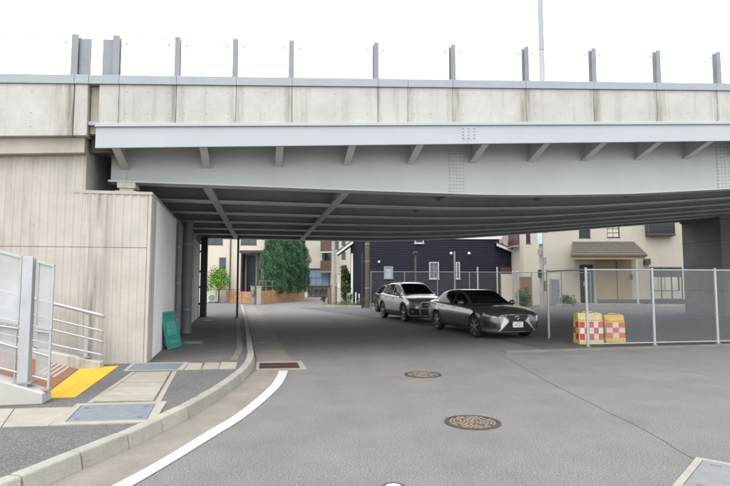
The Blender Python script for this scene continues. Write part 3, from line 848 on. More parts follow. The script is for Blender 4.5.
# ================================================================== STAIR RAILING AT THE LEFT
L = Frame(G(42, 404.5, WALK), TH)
sr = thing('stair_screen', 'light grey metal railing with frosted screen panels at the stair foot', 'railing', (L.o[0], L.o[1], WALK), R(TH))
def Lz(px, py, t): a, z = L.pl(px, py, t); return a, z - WALK
tp = [Lz(0, 381, 0), Lz(42, 393.5, 0)]
sl_ = (tp[1][1] - tp[0][1]) / (tp[1][0] - tp[0][0])
def ztop(s): return tp[1][1] + sl_ * (s - tp[1][0])
LX = -2.6
MB().prism([(LX, 0), (0, 0), (0, ztop(0)), (LX, ztop(LX))], 'y', 0, .30).build('concrete_base', 'cream_base', sr, bevel=.012)
TP = .15
def railz(y0, y1):
    a = Lz(0, y0, TP); b = Lz(52, y1, TP)
    k = (b[1] - a[1]) / (b[0] - a[0]); return lambda s: a[1] + k * (s - a[0])
rt_, rb_, r3, r4, r5 = railz(250, 264), railz(318.5, 327.5), railz(326, 333), railz(343, 357), railz(368, 381)
xs_ = {p: Lz(p, 320, TP)[0] for p in (-60, 19.5, 22, 32.5, 35, 52.5)}
def frame_panel(a, b, nm):
    bars = [((a, rt_(a)), (b, rt_(b)), .03), ((a, rb_(a)), (b, rb_(b)), .035)]
    for (p, q, h) in bars: MB().bar((p[0], TP, p[1] - h / 2), (q[0], TP, q[1] - h / 2), .045, h).build('panel_rail', 'galv_white', sr)
    for s in (a + .012, b - .012): MB().bar((s, TP, rb_(s) - .036), (s, TP, rt_(s) - .002), .03, .024, up=(1, 0, 0)).build('panel_stile', 'galv_white', sr)
    MB().hexa([(a + .02, TP - .004, rb_(a) + .0), (b - .02, TP - .004, rb_(b) + .0), (b - .02, TP + .004, rb_(b)), (a + .02, TP + .004, rb_(a)),
               (a + .02, TP - .004, rt_(a) - .03), (b - .02, TP - .004, rt_(b) - .03), (b - .02, TP + .004, rt_(b) - .03), (a + .02, TP + .004, rt_(a) - .03)]).build(nm, 'frosted', sr)
    MB().hexa([(a + .02, TP + .03, r5(a) - .02), (b - .02, TP + .03, r5(b) - .02), (b - .02, TP + .036, r5(b) - .02), (a + .02, TP + .036, r5(a) - .02),
               (a + .02, TP + .03, r3(a)), (b - .02, TP + .03, r3(b)), (b - .02, TP + .036, r3(b)), (a + .02, TP + .036, r3(a))]).build('lower_screen', 'frosted_thin', sr)
    for f in (r3, r4, r5): MB().tube([(a, TP, f(a)), (b, TP, f(b))], .013, 8).build('lower_rail', 'galv_white', sr, smooth=60)
frame_panel(LX, xs_[19.5], 'screen_panel')
frame_panel(xs_[35], xs_[52.5], 'screen_panel')
for a, b in ((xs_[22], xs_[32.5]),):
    MB().box(a, b, TP - .075, TP - .055, ztop(b) - .0, rt_(a) + .0).build('post', 'galv_white', sr, bevel=.004)
    MB().box(a + .01, b - .01, TP - .054, TP + .06, ztop(b) - .0, rt_(a) - .02).build('post', 'galv_white', sr)
    MB().box(a - .05, b + .05, TP - .10, TP + .1, ztop(a) - .004, ztop(a) + .022).build('post_base', 'galv_dull', sr)
s = xs_[52.5] - .015
MB().bar((s, TP, ztop(s)), (s, TP, rb_(s) - .03), .03, .024, up=(1, 0, 0)).build('end_stile', 'galv_white', sr)
MB().box(s - .06, s + .03, TP - .06, TP + .06, ztop(s - .05), ztop(s - .05) + .02).build('post_base', 'galv_dull', sr)
for s in np.arange(LX, xs_[19.5], .22):
    MB().bar((s, TP + .02, ztop(s)), (s, TP + .02, r3(s)), .014, .014, up=(1, 0, 0)).build('lower_baluster', 'galv_white', sr)

# the stair ramp itself, yellow tactile tiles at its foot
yel = [G(*p, WALK)[:2] for p in [(40, 399), (75.5, 397.5), (119, 366.2), (81, 368.2)]]
y0 = yel[0]
yt = thing('tactile_paving', 'bright yellow tactile paving strip at the foot of the stair', 'tactile paving', (y0[0], y0[1], WALK))
NU, NV = 2, 9
proto = None
for i in range(NU):
    for j in range(NV):
        def bl(f, g): 
            return (yel[0] * (1 - f) * (1 - g) + yel[1] * f * (1 - g) + yel[2] * f * g + yel[3] * (1 - f) * g) - y0
        q = [bl(i / NU, j / NV), bl((i + 1) / NU, j / NV), bl((i + 1) / NU, (j + 1) / NV), bl(i / NU, (j + 1) / NV)]
        c = sum(q) / 4; q = [p + (c - p) * .015 for p in q]
        k = MB().hexa([(*p, -.01) for p in q] + [(*p, .008) for p in q])
        for a in range(5):
            for b in range(5):
                f, g = (a + .5) / 5, (b + .5) / 5
                m_ = q[0] * (1 - f) * (1 - g) + q[1] * f * (1 - g) + q[2] * f * g + q[3] * (1 - f) * g
                k.add([(m_[0] - .013, m_[1] - .013, .008), (m_[0] + .013, m_[1] - .013, .008), (m_[0] + .013, m_[1] + .013, .008), (m_[0] - .013, m_[1] + .013, .008), (m_[0], m_[1], .014)], [(0, 1, 4), (1, 2, 4), (2, 3, 4), (3, 0, 4)])
        k.build('tactile_tile', 'yellow_tile', yt)
n_far, n_near = B.loc(*yel[3]), B.loc(*yel[0])
stair = thing('stair_ramp', 'terracotta paved stair ramp rising along the ribbed wall', 'ramp', (O[0], O[1], WALK), R(TH))
RS = .27
fr, nr = (n_far[0] - .02, n_far[1]), (n_near[0] - .02, n_near[1])
def rz(s, t):
    e = fr[0] + (nr[0] - fr[0]) * (t - fr[1]) / (nr[1] - fr[1]); return max(0, (e - s)) * RS + .006
te0, te1 = nr[1] + .05, -.03
def edge_s(t): return fr[0] + (nr[0] - fr[0]) * (t - fr[1]) / (nr[1] - fr[1])
MB().add([(edge_s(te0), te0, .006), (edge_s(te1), te1, .006), (-9, te1, rz(-9, te1)), (-9, te0, rz(-9, te0)), (edge_s(te0), te0, -.05), (edge_s(te1), te1, -.05), (-9, te1, -.05), (-9, te0, -.05)],
         [(0, 1, 2, 3), (0, 4, 5, 1), (1, 5, 6, 2), (3, 2, 6, 7), (0, 3, 7, 4)]).build('ramp_surface', 'red_paving', stair)
for i in range(4):
    for j in range(12):
        t0 = te1 - .55 - j * .09; d = .14 + i * .075
        a, b = edge_s(t0) - d, edge_s(t0 - .05) - d
        MB().add([(a, t0, rz(a, t0) + .004), (a - .04, t0, rz(a - .04, t0) + .004), (b - .04, t0 - .05, rz(b - .04, t0 - .05) + .004), (b, t0 - .05, rz(b, t0 - .05) + .004)], [(0, 1, 2, 3)]).build('warning_dash', 'white_plain', stair)

# handrail at the wall
TR = -.42
hr = thing('handrail', 'silver tubular handrail beside the ribbed wall at the stair foot', 'handrail', (O[0], O[1], WALK), R(TH))
def hz_(y0, y1):
    a = B.pl(55, y0, TR); b = B.pl(102, y1, TR); k = (b[1] - a[1]) / (b[0] - a[0]); return lambda s: b[1] - WALK + k * (s - b[0])
sE = B.s(102.5, TR, 320)
for (ya, yb), r_ in zip(((304, 315.6), (320, 331), (330.5, 341.5), (345, 355)), (.032, .018, .018, .018)):
    f = hz_(ya, yb); MB().tube([(-4, TR, f(-4)), (sE - .03, TR, f(sE - .03)), (sE, TR, f(sE) - .006), (sE + .01, TR + .05, f(sE) - .02)], r_, 10).build('rail', 'galv_white', hr, smooth=60)
for px in (86, 36):
    s = B.s(px, TR, 340); f = hz_(304, 315.6); f4 = hz_(349, 359)
    MB().box(s - .035, s + .035, TR - .012, TR + .012, f4(s) - .02, f(s) - .02).build('post', 'galv_white', hr)
    MB().box(s - .085, s + .085, TR - .07, TR + .07, f4(s) - .04, f4(s) - .02).build('foot_plate', 'galv_dull', hr)
f4 = hz_(349, 359)
MB().prism([(-4, -.05), (sE + .02, -.05), (sE + .02, f4(sE) - .05), (-4, f4(-4) - .05)], 'y', TR - .13, TR + .13).build('plinth', 'concrete_rib', hr, bevel=.01)

# ================================================================== FOLIAGE
def leaves(n, centers, size, name, m, parent, aspect=.5, droop=0., kind=None):
    """n rhombic leaves at given centres (n x 3), one mesh"""
    C = np.asarray(centers); n = len(C)
    d = rng.normal(size=(n, 3)); d[:, 2] -= droop; d /= np.linalg.norm(d, axis=1)[:, None]
    e = np.cross(d, rng.normal(size=(n, 3))); e /= np.linalg.norm(e, axis=1)[:, None]
    sz = size * rng.uniform(.6, 1.3, (n, 1))
    V = np.stack([C - d * sz, C + e * sz * aspect, C + d * sz, C - e * sz * aspect], 1).reshape(-1, 3)
    me = bpy.data.meshes.new(name)
    me.vertices.add(4 * n); me.vertices.foreach_set('co', V.ravel())
    me.loops.add(4 * n); me.loops.foreach_set('vertex_index', np.arange(4 * n))
    me.polygons.add(n); me.polygons.foreach_set('loop_start', np.arange(0, 4 * n, 4)); me.polygons.foreach_set('loop_total', np.full(n, 4))
    me.update(); me.validate()
    me.materials.append(MAT[m]); o = bpy.data.objects.new(name, me); COL.objects.link(o)
    if parent is not None: o.parent = parent
    if kind: o['kind'] = kind
    return o
def blob_pts(n, clumps, spread):
    k = rng.integers(0, len(clumps), n); P = np.array(clumps)[k]
    q = rng.normal(size=(n, 3)); q /= np.linalg.norm(q, axis=1)[:, None]; q *= (rng.random((n, 1)) ** .45) * spread
    return P + q
def bush(name, label, cat, loc, rx, h, n, size, m, z0=0.05, nclump=18, trunk=True, group=None, asp=.5):
    t = thing(name, label, cat, loc, 0, group)
    cl = []
    for _ in range(nclump):
        a = rng.random() * 6.28; r_ = rx * math.sqrt(rng.random()) * .8; z = z0 + (h - z0) * (.15 + .8 * rng.random())
        sh = 1 - .6 * max(0, (z / h - .6)) / .4
        cl.append((math.cos(a) * r_ * sh, math.sin(a) * r_ * sh, z))
    leaves(n, blob_pts(n, cl, rx * .42), size, 'crown', m, t, asp)
    if trunk:
        k = MB()
        k.tube([(0, 0, 0), (.03, .02, z0 + .3 * (h - z0)), (.0, .05, z0 + .6 * (h - z0))], [max(.02, rx * .06), rx * .04, rx * .02], 7)
        for c in cl[:8]: k.tube([(0.01, .01, z0 * .8 + .02), tuple(np.array(c) * .6 + np.array([0, 0, z0 * .4])), c], [rx * .025 + .006, rx * .018 + .004, .004], 5)
        k.build('trunk', 'bark', t, smooth=60)
    return t
def cypress(label, loc, rad, h, seed):
    t = thing('cypress_tree', label, 'tree', loc, 0, 'dense conifers behind the brick planter')
    MB().tube([(0, 0, 0), (.03, 0, h * .4), (0, .03, h * .9)], [.13, .09, .02], 8).build('trunk', 'bark', t, smooth=60)
    n = 42000
    z = .75 + (h - .75) * rng.random(n) ** .85; f = z / h
    prof = rad * np.clip(np.minimum(.55 + f * 3, 1) * (1 - np.clip((f - .35) / .67, 0, 1) ** 1.7), .03, 1)
    a = rng.random(n) * 6.283
    lump = 1 + .16 * np.sin(a * 5 + seed + z * 1.3) + .13 * np.sin(a * 3 - z * 2.1 + seed * 2) + .10 * np.sin(z * 6.3 + a * 2 + seed)
    r_ = prof * lump * (1 - .65 * rng.random(n) ** 1.6)
    P = np.stack([np.cos(a) * r_, np.sin(a) * r_, z], 1) + rng.normal(0, .03, (n, 3))
    leaves(n, P, .085, 'crown', 'leaf_conifer', t, .24, droop=-1.5)
    return t

# ================================================================== FENCES
def chain_link(mb, x0, x1, z0, z1, pitch=.062, r=.0017, y=0.0):
    """two families of diagonal wires clipped to the bay"""
    H = z1 - z0; W_ = x1 - x0
    for sg, yo in ((1, r), (-1, -r)):
        c = -H if sg > 0 else 0
        end = W_ if sg > 0 else W_ + H
        while c < end:
            pts = []
            # x = c + sg*(z)   for z in 0..H
            za, zb = 0., H
            if sg > 0: za = max(za, -c); zb = min(zb, W_ - c)
            else: za = max(za, c - W_); zb = min(zb, c)
            if zb - za > .02:
                a = (x0 + c + sg * za, y + yo, z0 + za); b = (x0 + c + sg * zb, y + yo, z0 + zb)
                mb.bar(a, b, r * 2, r * 2, up=(0, 1, 0))
            c += pitch
    return mb
RF = Frame(G(588, 347.5), math.degrees(math.atan2(*(G(717, 344.6) - G(588, 347.5))[[1, 0]])))
HF = RF.pl(588, 268.5, 0)[1]
fence = thing('chain_link_fence', 'silver chain link fence with tubular posts along the parking lot edge', 'fence', (RF.o[0], RF.o[1], 0), RF.a)
sp = [0.0, RF.s(653, 0, 300), RF.s(716, 0, 300)]
d_ = (sp[2] - sp[0]) / 2
sp += [sp[2] + d_, sp[2] + 2 * d_, sp[2] + 3 * d_]
for s in sp:
    p = MB().tube([(s, 0, 0), (s, 0, HF)], .034, 12); o = p.build('post', 'galv_white', fence, smooth=60)
    MB().lathe([(.038, HF), (.038, HF + .015), (.02, HF + .03)], 12, c=(s, 0, 0)).build('post_cap', 'galv_white', o)
    MB().lathe([(.075, .0), (.075, .03), (.04, .045)], 12, c=(s, 0, 0)).build('footing', 'gutter', o)
for a, b in zip(sp[:-1], sp[1:]):
    MB().tube([(a + .034, 0, HF - .03), (b - .034, 0, HF - .03)], .021, 10).build('top_rail', 'galv_white', fence, smooth=60)
    MB().tube([(a + .034, 0, .09), (b - .034, 0, .09)], .016, 10).build('bottom_rail', 'galv_white', fence, smooth=60)
    chain_link(MB(), a + .03, b - .03, .09, HF - .03, y=.0).build('wire_mesh', 'galv_white', fence, kind='stuff')
# the short return bay to the single post beside the car
q = RF.gl(549, 338.5)
o = MB().tube([(q[0], q[1], 0), (q[0], q[1], HF)], .034, 12).build('post', 'galv_white', fence, smooth=60)
MB().lathe([(.038, HF), (.038, HF + .015), (.02, HF + .03)], 12, c=(q[0], q[1], 0)).build('post_cap', 'galv_white', o)
MB().tube([(-.02, .03, HF - .03), (q[0], q[1] - .03, HF - .03)], .021, 10).build('top_rail', 'galv_white', fence, smooth=60)

# darker fence behind the cars
FY = 30.5
P0 = np.array([depth_px(371, FY), FY]); P1 = np.array([depth_px(590, FY + 2.6), FY + 2.6])
BF = Frame(P0, math.degrees(math.atan2(P1[1] - P0[1], P1[0] - P0[0]))); LB = float(np.linalg.norm(P1 - P0)); HB = 2.32
bf = thing('chain_link_fence', 'dull grey chain link fence running behind the parked cars', 'fence', (P0[0], P0[1], 0), BF.a)
nbay = 7
for i in range(nbay + 1):
    s = LB * i / nbay
    MB().tube([(s, 0, 0), (s, 0, HB)], .03, 10).build('post', 'galv_dull', bf, smooth=60)
    if i < nbay:
        e = s + LB / nbay
        MB().tube([(s + .03, 0, HB - .03), (e - .03, 0, HB - .03)], .02, 8).build('top_rail', 'galv_dull', bf, smooth=60)
        chain_link(MB(), s + .03, e - .03, .05, HB - .03, pitch=.09, r=.0016).build('wire_mesh', 'galv_dull', bf, kind='stuff')
for i, px in enumerate((513.2, 517.6)):
    s = BF.s(px, -.12)
    x, y, _ = BF.w(s, -.12)
    t = thing('gate_post', ('white gate post standing next to the car park fence, the one nearer the dark sedan', 'white gate post standing next to the car park fence, the one nearer the shrub')[i], 'post', (x, y, 0), 0, 'white gate posts')
    MB().tube([(0, 0, 0), (0, 0, 2.3)], .055, 12).build('shaft', 'galv_white', t, smooth=60)
    MB().lathe([(.06, 2.3), (.06, 2.33), (.03, 2.36)], 12).build('cap', 'galv_white', t)
# lean posts in front of the navy house
for px, y0, wd, m_, lab, top in ((415.5, 254.5, .06, 'pole_brown', 'brown post with a dark lamp head in front of the navy wall', 1), (454.6, 251.5, .05, 'galv_dull', 'slim grey post in front of the navy wall near the white lamps', 0),
                            (477.5, 267, .05, 'galv_white', 'slim pale post above the dark sedan roof', 0), (497, 267, .05, 'galv_white', 'slim pale post beside the beige and maroon wall corner', 0)):
    Y = 33.0; x = depth_px(px, Y); z = CAM_H + (283 - y0) / FPX * Y
    t = thing('lot_post', lab, 'post', (x, Y, 0))
    MB().tube([(0, 0, 0), (0, 0, z)], wd, 8).build('shaft', m_, t, smooth=60)
    MB().lathe([(wd + .05, 0), (wd + .05, .04)], 10).build('footing', 'gutter', t)
    if top: MB().lathe([(.05, z), (.16, z + .03), (.16, z + .13), (.08, z + .17)], 12).build('lamp_head', 'dark_steel', t)
# tall columns near the dark car
for px, base_y, wpx, m_, lab, nm in ((367.3, 309, 4.6, 'pole_brown', 'thick brown column standing left of the silver crossover', 'utility_column'), (362.3, 309, 1.6, 'dark_steel', 'thin black post right beside the thick brown column', 'utility_column')):
    p = G(px, base_y); r_ = wpx / 2 / FPX * p[1]
    t = thing(nm, lab, 'column', tuple(p))
    MB().tube([(0, 0, 0), (0, 0, 7.5 if wpx > 3 else 3.6)], [r_, r_ * .9], 14).build('shaft', m_, t, smooth=60)
    MB().lathe([(r_ + .04, 0), (r_ + .04, .05)], 14).build('collar', 'gutter', t)
    if wpx > 3:
        for z in (1.3, 3.0, 4.1): MB().lathe([(r_ + .012, z), (r_ + .012, z + .05)], 14).build('band', 'galv_dull', t)

# ================================================================== CHECKERED BARRICADES
def barricade(label, px0, px1, ytop, base_y, ncol, body, red, rotd, dep=.42):
    p0, p1 = G(px0, base_y), G(px1, base_y - (.6 if rotd else 0))
    fr_ = Frame(p0, rotd); w = (px1 - px0) / FPX * p0[1]
    h = (base_y - ytop) / FPX * p0[1]
    t = thing('barricade', label, 'barricade', (p0[0], p0[1], 0), R(rotd), 'checkered plastic barricades')
    k = MB()
    # rounded plastic body: wide foot, waist, ridge with handle recess
    prof = [(0, .0), (dep, .0), (dep, .10), (dep - .03, .14), (dep - .06, h * .78), (dep - .10, h - .06), (dep - .13, h), (.09, h), (.06, h - .05), (.05, h * .80), (.018, h * .74), (.012, .14), (0, .10)]
    k.prism(prof, 'x', 0, w); k.build('body', body, t, bevel=.02)
    z0, z1 = .12, h * .74
    nr_ = 3; cw = (w - .04) / ncol; ch = (z1 - z0 - .02) / nr_
    for i in range(ncol):
        for j in range(nr_):
            xa = .02 + i * cw; za = z0 + .01 + j * ch
            o = MB().box(xa + .002, xa + cw - .002, -.008, .012, za + .002, za + ch - .002).build('reflective_square', red if (i + j) % 2 == 0 else 'chk_white', t)
    MB().box(.03, w - .03, .006, .055, z1 + .03, z1 + .06).build('rib', body, t, bevel=.008)
    MB().tube([(w * .3, dep * .45, h - .002), (w * .32, dep * .45, h + .03), (w * .68, dep * .45, h + .03), (w * .7, dep * .45, h - .002)], .014, 8).build('handle', body, t, smooth=60)
    MB().lathe([(.035, h), (.035, h + .025)], 12, c=(w * .85, dep * .45, 0)).build('filler_cap', body, t)
    # side squares
    sw = (dep - .09) / 2
    for i in range(2):
        for j in range(nr_):
            za = z0 + .01 + j * ch
            if (i + j) % 2 == 0: MB().box(-.008, .004, .04 + i * sw, .04 + i * sw + sw - .006, za + .002, za + ch - .002).build('reflective_square', red, t)
    return t
barricade('pale yellow checkered barricade with faded red squares, right behind the corner fence post', 579.8, 604.6, 313.8, 344.8, 5, 'barrier_pale', 'chk_red', 3)
barricade('orange yellow checkered barricade with orange squares beside the paler one', 606.2, 626.5, 315.5, 342.8, 3, 'barrier_yellow', 'chk_orange', 3)

# ================================================================== ROAD COVERS
def manhole(px, py, wpx, label):
    p = G(px, py); r_ = wpx / 2 / FPX * p[1]
    t = thing('manhole_cover', label, 'manhole cover', tuple(p), 0, 'round manhole covers in the road')
    MB().lathe([(r_, -.01), (r_, .008), (r_ - .035, .010), (r_ - .035, -.01)], 40, cap=False).build('ring', 'iron', t)
    MB().lathe([(r_ - .042, -.01), (r_ - .042, .006)], 40).build('lid', 'iron', t)
    k = MB(); nrg = 7
    for i in range(nrg):
        ra = (r_ - .06) * (i + .6) / nrg; n = max(4, int(2 * math.pi * ra / .058))
        for j in range(n):
            a = 2 * math.pi * (j + .5 * (i % 2)) / n
            c = Vector((math.cos(a) * ra, math.sin(a) * ra, .0085)); e = Vector((-math.sin(a), math.cos(a), 0)) * (.017 if (i + j) % 3 else .022)
            if (i * 3 + j) % 7 == 0: continue
            k.bar(c - e, c + e, .022, .006)
    k.build('cast_studs', 'iron_stud', t, kind='stuff')
manhole(472.5, 422.6, 55, 'round cast iron manhole cover with studded pattern, the one nearer the camera')
manhole(423, 374.8, 36.5, 'round cast iron manhole cover with studded pattern, the farther and smaller one')
# square concrete inspection cover at the lower right
c0 = G(696.5, 458)[:2]; c1 = G(677, 481)[:2]; c2 = G(730, 465.5)[:2]
ea = (c1 - c0) / np.linalg.norm(c1 - c0); eb = (c2 - c0) / np.linalg.norm(c2 - c0)
eb = np.array([-ea[1], ea[0]]) if np.dot(np.array([-ea[1], ea[0]]), eb) > 0 else np.array([ea[1], -ea[0]])
cv = thing('inspection_cover', 'square pale concrete inspection cover sunk in the road at the lower right', 'inspection cover', (c0[0], c0[1], 0), math.atan2(eb[1], eb[0]))
WX, WY = 1.0, .95
sgn = 1 if np.dot(ea, np.array([-eb[1], eb[0]])) > 0 else -1
def cb(x0, x1, y0, y1, z1, nm, m_, bev=.004):
    MB().box(x0, x1, min(sgn * y0, sgn * y1), max(sgn * y0, sgn * y1), -.02, z1).build(nm, m_, cv, bevel=bev)
cb(0, WX, 0, .06, .012, 'frame', 'kerb'); cb(0, .06, .062, WY, .012, 'frame', 'kerb'); cb(WX - .06, WX, .062, WY, .012, 'frame', 'kerb'); cb(.062, WX - .062, WY - .06, WY, .012, 'frame', 'lid_slab')
cb(.066, .36, .066, WY - .066, .009, 'plate', 'pale_plate'); cb(.366, .64, .066, WY - .066, .010, 'plate', 'pale_plate'); cb(.646, WX - .066, .066, WY - .066, .009, 'plate', 'pale_plate')
for f in (.16, .8):
    MB().box(.14, .22, min(sgn * (f - .015), sgn * (f + .015)), max(sgn * (f - .015), sgn * (f + .015)), .006, .0105).build('slot', 'seam', cv)
p = G(393.5, 488)
t = thing('road_stud', 'small round pale blue survey stud set in the road at the bottom edge', 'road stud', tuple(p))
MB().lathe([(.092, -.01), (.092, .012), (.07, .018), (.07, -.01)], 28, cap=False).build('ring', 'iron', t)
MB().lathe([(.068, -.01), (.068, .012), (.04, .02), (.001, .022)], 28).build('cap', 'blue_white', t, smooth=40)

# ================================================================== BUILDINGS BEHIND
def holed(mb, x0, x1, z0, z1, holes, y0, y1):
    xs = sorted({x0, x1, *[h[0] for h in holes], *[h[1] for h in holes]}); xs = [x for x in xs if x0 <= x <= x1]
    zs = sorted({z0, z1, *[h[2] for h in holes], *[h[3] for h in holes]}); zs = [z for z in zs if z0 <= z <= z1]
    for a, b in zip(xs[:-1], xs[1:]):
        run = None
        for c, d in zip(zs[:-1], zs[1:]):
            mx, mz = (a + b) / 2, (c + d) / 2
            hole = any(h[0] < mx < h[1] and h[2] < mz < h[3] for h in holes)
            if not hole: run = [c, d] if run is None else [run[0], d]
            if (hole or d == zs[-1]) and run is not None:
                mb.box(a, b, y0, y1, run[0], run[1]); run = None
    return mb
def window(parent, x0, x1, z0, z1, y, mframe='dark_trim', mpane='pane', fw=.05, mull=1, depth=.08, rows=0):
    k = MB(); k.box(x0, x1, y - .02, y + depth, z0, z0 + fw); k.box(x0, x1, y - .02, y + depth, z1 - fw, z1)
    k.box(x0, x0 + fw, y - .02, y + depth, z0 + fw, z1 - fw); k.box(x1 - fw, x1, y - .02, y + depth, z0 + fw, z1 - fw)
    o = k.build('window', mframe, parent)
    n = mull + 1; wpane = (x1 - x0 - 2 * fw) / n
    for i in range(n):
        MB().box(x0 + fw + wpane * i + .012, x0 + fw + wpane * (i + 1) - .012, y + .03, y + .04, z0 + fw, z1 - fw).build('pane', mpane, o)
        if i: MB().box(x0 + fw + wpane * i - .012, x0 + fw + wpane * i + .012, y + .01, y + .05, z0 + fw, z1 - fw).build('mullion', mframe, o)
    for r_ in range(rows):
        z = z0 + fw + (z1 - z0 - 2 * fw) * (r_ + 1) / (rows + 1)
        MB().box(x0 + fw, x1 - fw, y + .0, y + .025, z - .012, z + .012).build('glazing_bar', mframe, o)
    MB().box(x0 - .05, x1 + .05, y - .07, y - .021, z0 - .05, z0).build('sill', mframe, o)
    return o

# --- cream house at the far left
F1 = Frame(G(203, 302.5), 3.0)
h1 = thing('cream_house', 'cream rendered house with a dark recessed entrance behind the little green tree', 'house', (F1.o[0], F1.o[1], 0), F1.a)
def X1(px, t=0, py=283): return F1.s(px, t, py)
def Z1(py, px=260, t=0): return F1.pl(px, py, t)[1]
xa, xb = X1(160), X1(264)
door = (X1(240.5), X1(263), 0.0, Z1(252.5)); win = (X1(218.5), X1(226), Z1(271), Z1(257.5))
up = [(X1(205), X1(222), 4.9, 6.2), (X1(240), X1(256), 4.9, 6.2), (X1(241), X1(250), 4.35, 4.6)]
holed(MB(), xa, xb, 0, 7.5, [door, win] + up[:2], 0, .25).build('wall', 'plaster_pink', h1)
MB().box(xa, xa + .2, .252, 9, 0, 7.5).build('side_wall', 'plaster_pink', h1); MB().box(xb - .2, xb, .252, 9, 0, 7.5).build('side_wall', 'plaster_pink', h1)
MB().prism([(xa - .5, 7.502), (xb + .5, 7.502), (xb + .5, 7.7), ((xa + xb) / 2, 9.6), (xa - .5, 7.7)], 'y', -.5, 9.3).build('roof', 'roof_grey', h1)
window(h1, *win, .06, mframe='galv_dull', mull=0)
for u in up[:2]: window(h1, *u, .06)
MB().box(up[2][0], up[2][1], -.05, -.001, up[2][2] - .2, up[2][3] - .2).build('vent_hood', 'dark_trim', h1)
# recessed porch
MB().box(door[0], door[1], 1.6, 1.7, 0, door[3]).build('porch_back', 'plaster_pink', h1)
MB().box(door[0] + .25, door[0] + 1.0, 1.5, 1.598, .1, door[3] - .2).build('front_door', 'door_dark', h1)
MB().box(door[1] - .75, door[1] - .45, 1.53, 1.598, 1.1, 2.9).build('side_light', 'pane', h1)
MB().box(door[0] - .12, door[1] + .1, -.06, .2, door[3] - .02, door[3] + .18).build('lintel', 'dark_trim', h1)
MB().box(door[0] + .003, door[0] + .12, -.05, 1.5, 0, door[3] - .021).build('door_jamb', 'door_dark', h1)
MB().box(X1(256.5), X1(256.5) + .16, .3, .46, 0, door[3] - .02).build('porch_column', 'dark_trim', h1)
MB().box(door[0], door[1], .26, 1.598, 0, .14).build('porch_step', 'gutter', h1)
MB().box(door[0] - .15, door[1] + .15, .255, 1.75, door[3] + .002, door[3] + .12).build('porch_ceiling', 'plaster_pink', h1)
for x in (door[0] - .1, door[1]): MB().box(x, x + .1, .255, 1.7, 0, door[3]).build('porch_side', 'plaster_pink', h1)
MB().tube([(X1(230), -.07, .0), (X1(230), -.07, 7.3)], .055, 8).build('downpipe', 'pole_brown', h1, smooth=60)
# air conditioner and pot at its foot
p = F1.w(X1(211), -.55)
t = thing('air_conditioner', 'white outdoor air conditioner unit at the foot of the cream house', 'air conditioner', p, F1.a)
MB().box(-.1, .75, 0, .32, .08, .72).build('casing', 'ac_white', t, bevel=.02)
MB().lathe([(.26, -.012), (.26, -.001)], 20, c=(.22, 0, .4), axis='y').build('fan_grille', 'galv_dull', t)
for x in (-.02, .62): MB().box(x, x + .08, .02, .3, 0, .078).build('foot', 'black', t)
p = G(220, 300.5)
t = thing('plant_pot', 'black plant pot standing beside the white air conditioner', 'plant pot', tuple(p))
MB().lathe([(.14, 0), (.19, .34), (.21, .36), (.21, .4), (.18, .4), (.17, .36)], 16).build('pot', 'black', t, smooth=40)
leaves(0, blob_pts(160, [(0, 0, .45), (.05, .03, .5)], .15), .05, 'plant', 'leaf_mid', t)
# little green tree
bush('small_tree', 'little bright green tree in front of the cream house', 'tree', tuple(F1.w(X1(222), -1.2)), 1.15, 2.75, 2600, .085, 'leaf_bright', z0=1.15, nclump=22)
# pipe rail along the front
p = G(203, 303.5)
FR = Frame(p, 3)
t = thing('pipe_rail', 'thin dark pipe rail in front of the cream house', 'rail', (p[0], p[1], 0), FR.a)
Lr = FR.s(242); zr = 1.12
MB().tube([(0, 0, zr), (Lr, 0, zr)], .022, 8).build('rail', 'dark_steel', t)
for i in range(4): MB().tube([(Lr * i / 3, 0, 0), (Lr * i / 3, 0, zr)], .02, 8).build('post', 'dark_steel', t)

# --- low brick walls
def brick_wall(label, pa, pb, h, th=.22, bl=.42, bh=.16):
    pa, pb = np.array(pa), np.array(pb); d = pb - pa; Lw = float(np.linalg.norm(d))
    t = thing('brick_wall', label, 'wall', (pa[0], pa[1], 0), math.atan2(d[1], d[0]))
    MB().box(.012, Lw - .012, .012, th - .012, 0, h - .012).build('mortar_core', 'mortar', t)
    nr_ = max(1, int(round(h / bh))); rh = h / nr_
    k0 = MB().box(.011, bl - .011, 0, th, .011, rh - .011).mesh('brick'); k0.materials.append(MAT['brick'])
    for r_ in range(nr_):
        x = -(bl / 2 if r_ % 2 else 0)
        while x < Lw - .02:
            a, b = max(x, 0), min(x + bl, Lw)
            if b - a > .05:
                if abs(b - a - bl) < 1e-6: o = bpy.data.objects.new('brick', k0); COL.objects.link(o); o.parent = t; o.location = (a, rng.normal(0, .002), r_ * rh)
                else:
                    o = MB().box(a + .011, b - .011, 0, th, r_ * rh + .011, (r_ + 1) * rh - .011).build('brick', 'brick', t)
            x += bl
    return t
bA, bC, bD = G(260, 304.6)[:2], G(304.5, 299.9)[:2], G(226, 302.6)[:2]
brick_wall('low orange brick planter wall under the dark conifers', bA, bC, 1.05)
brick_wall('low orange brick wall left of the house gate', bD, G(250, 303.4)[:2], .95)
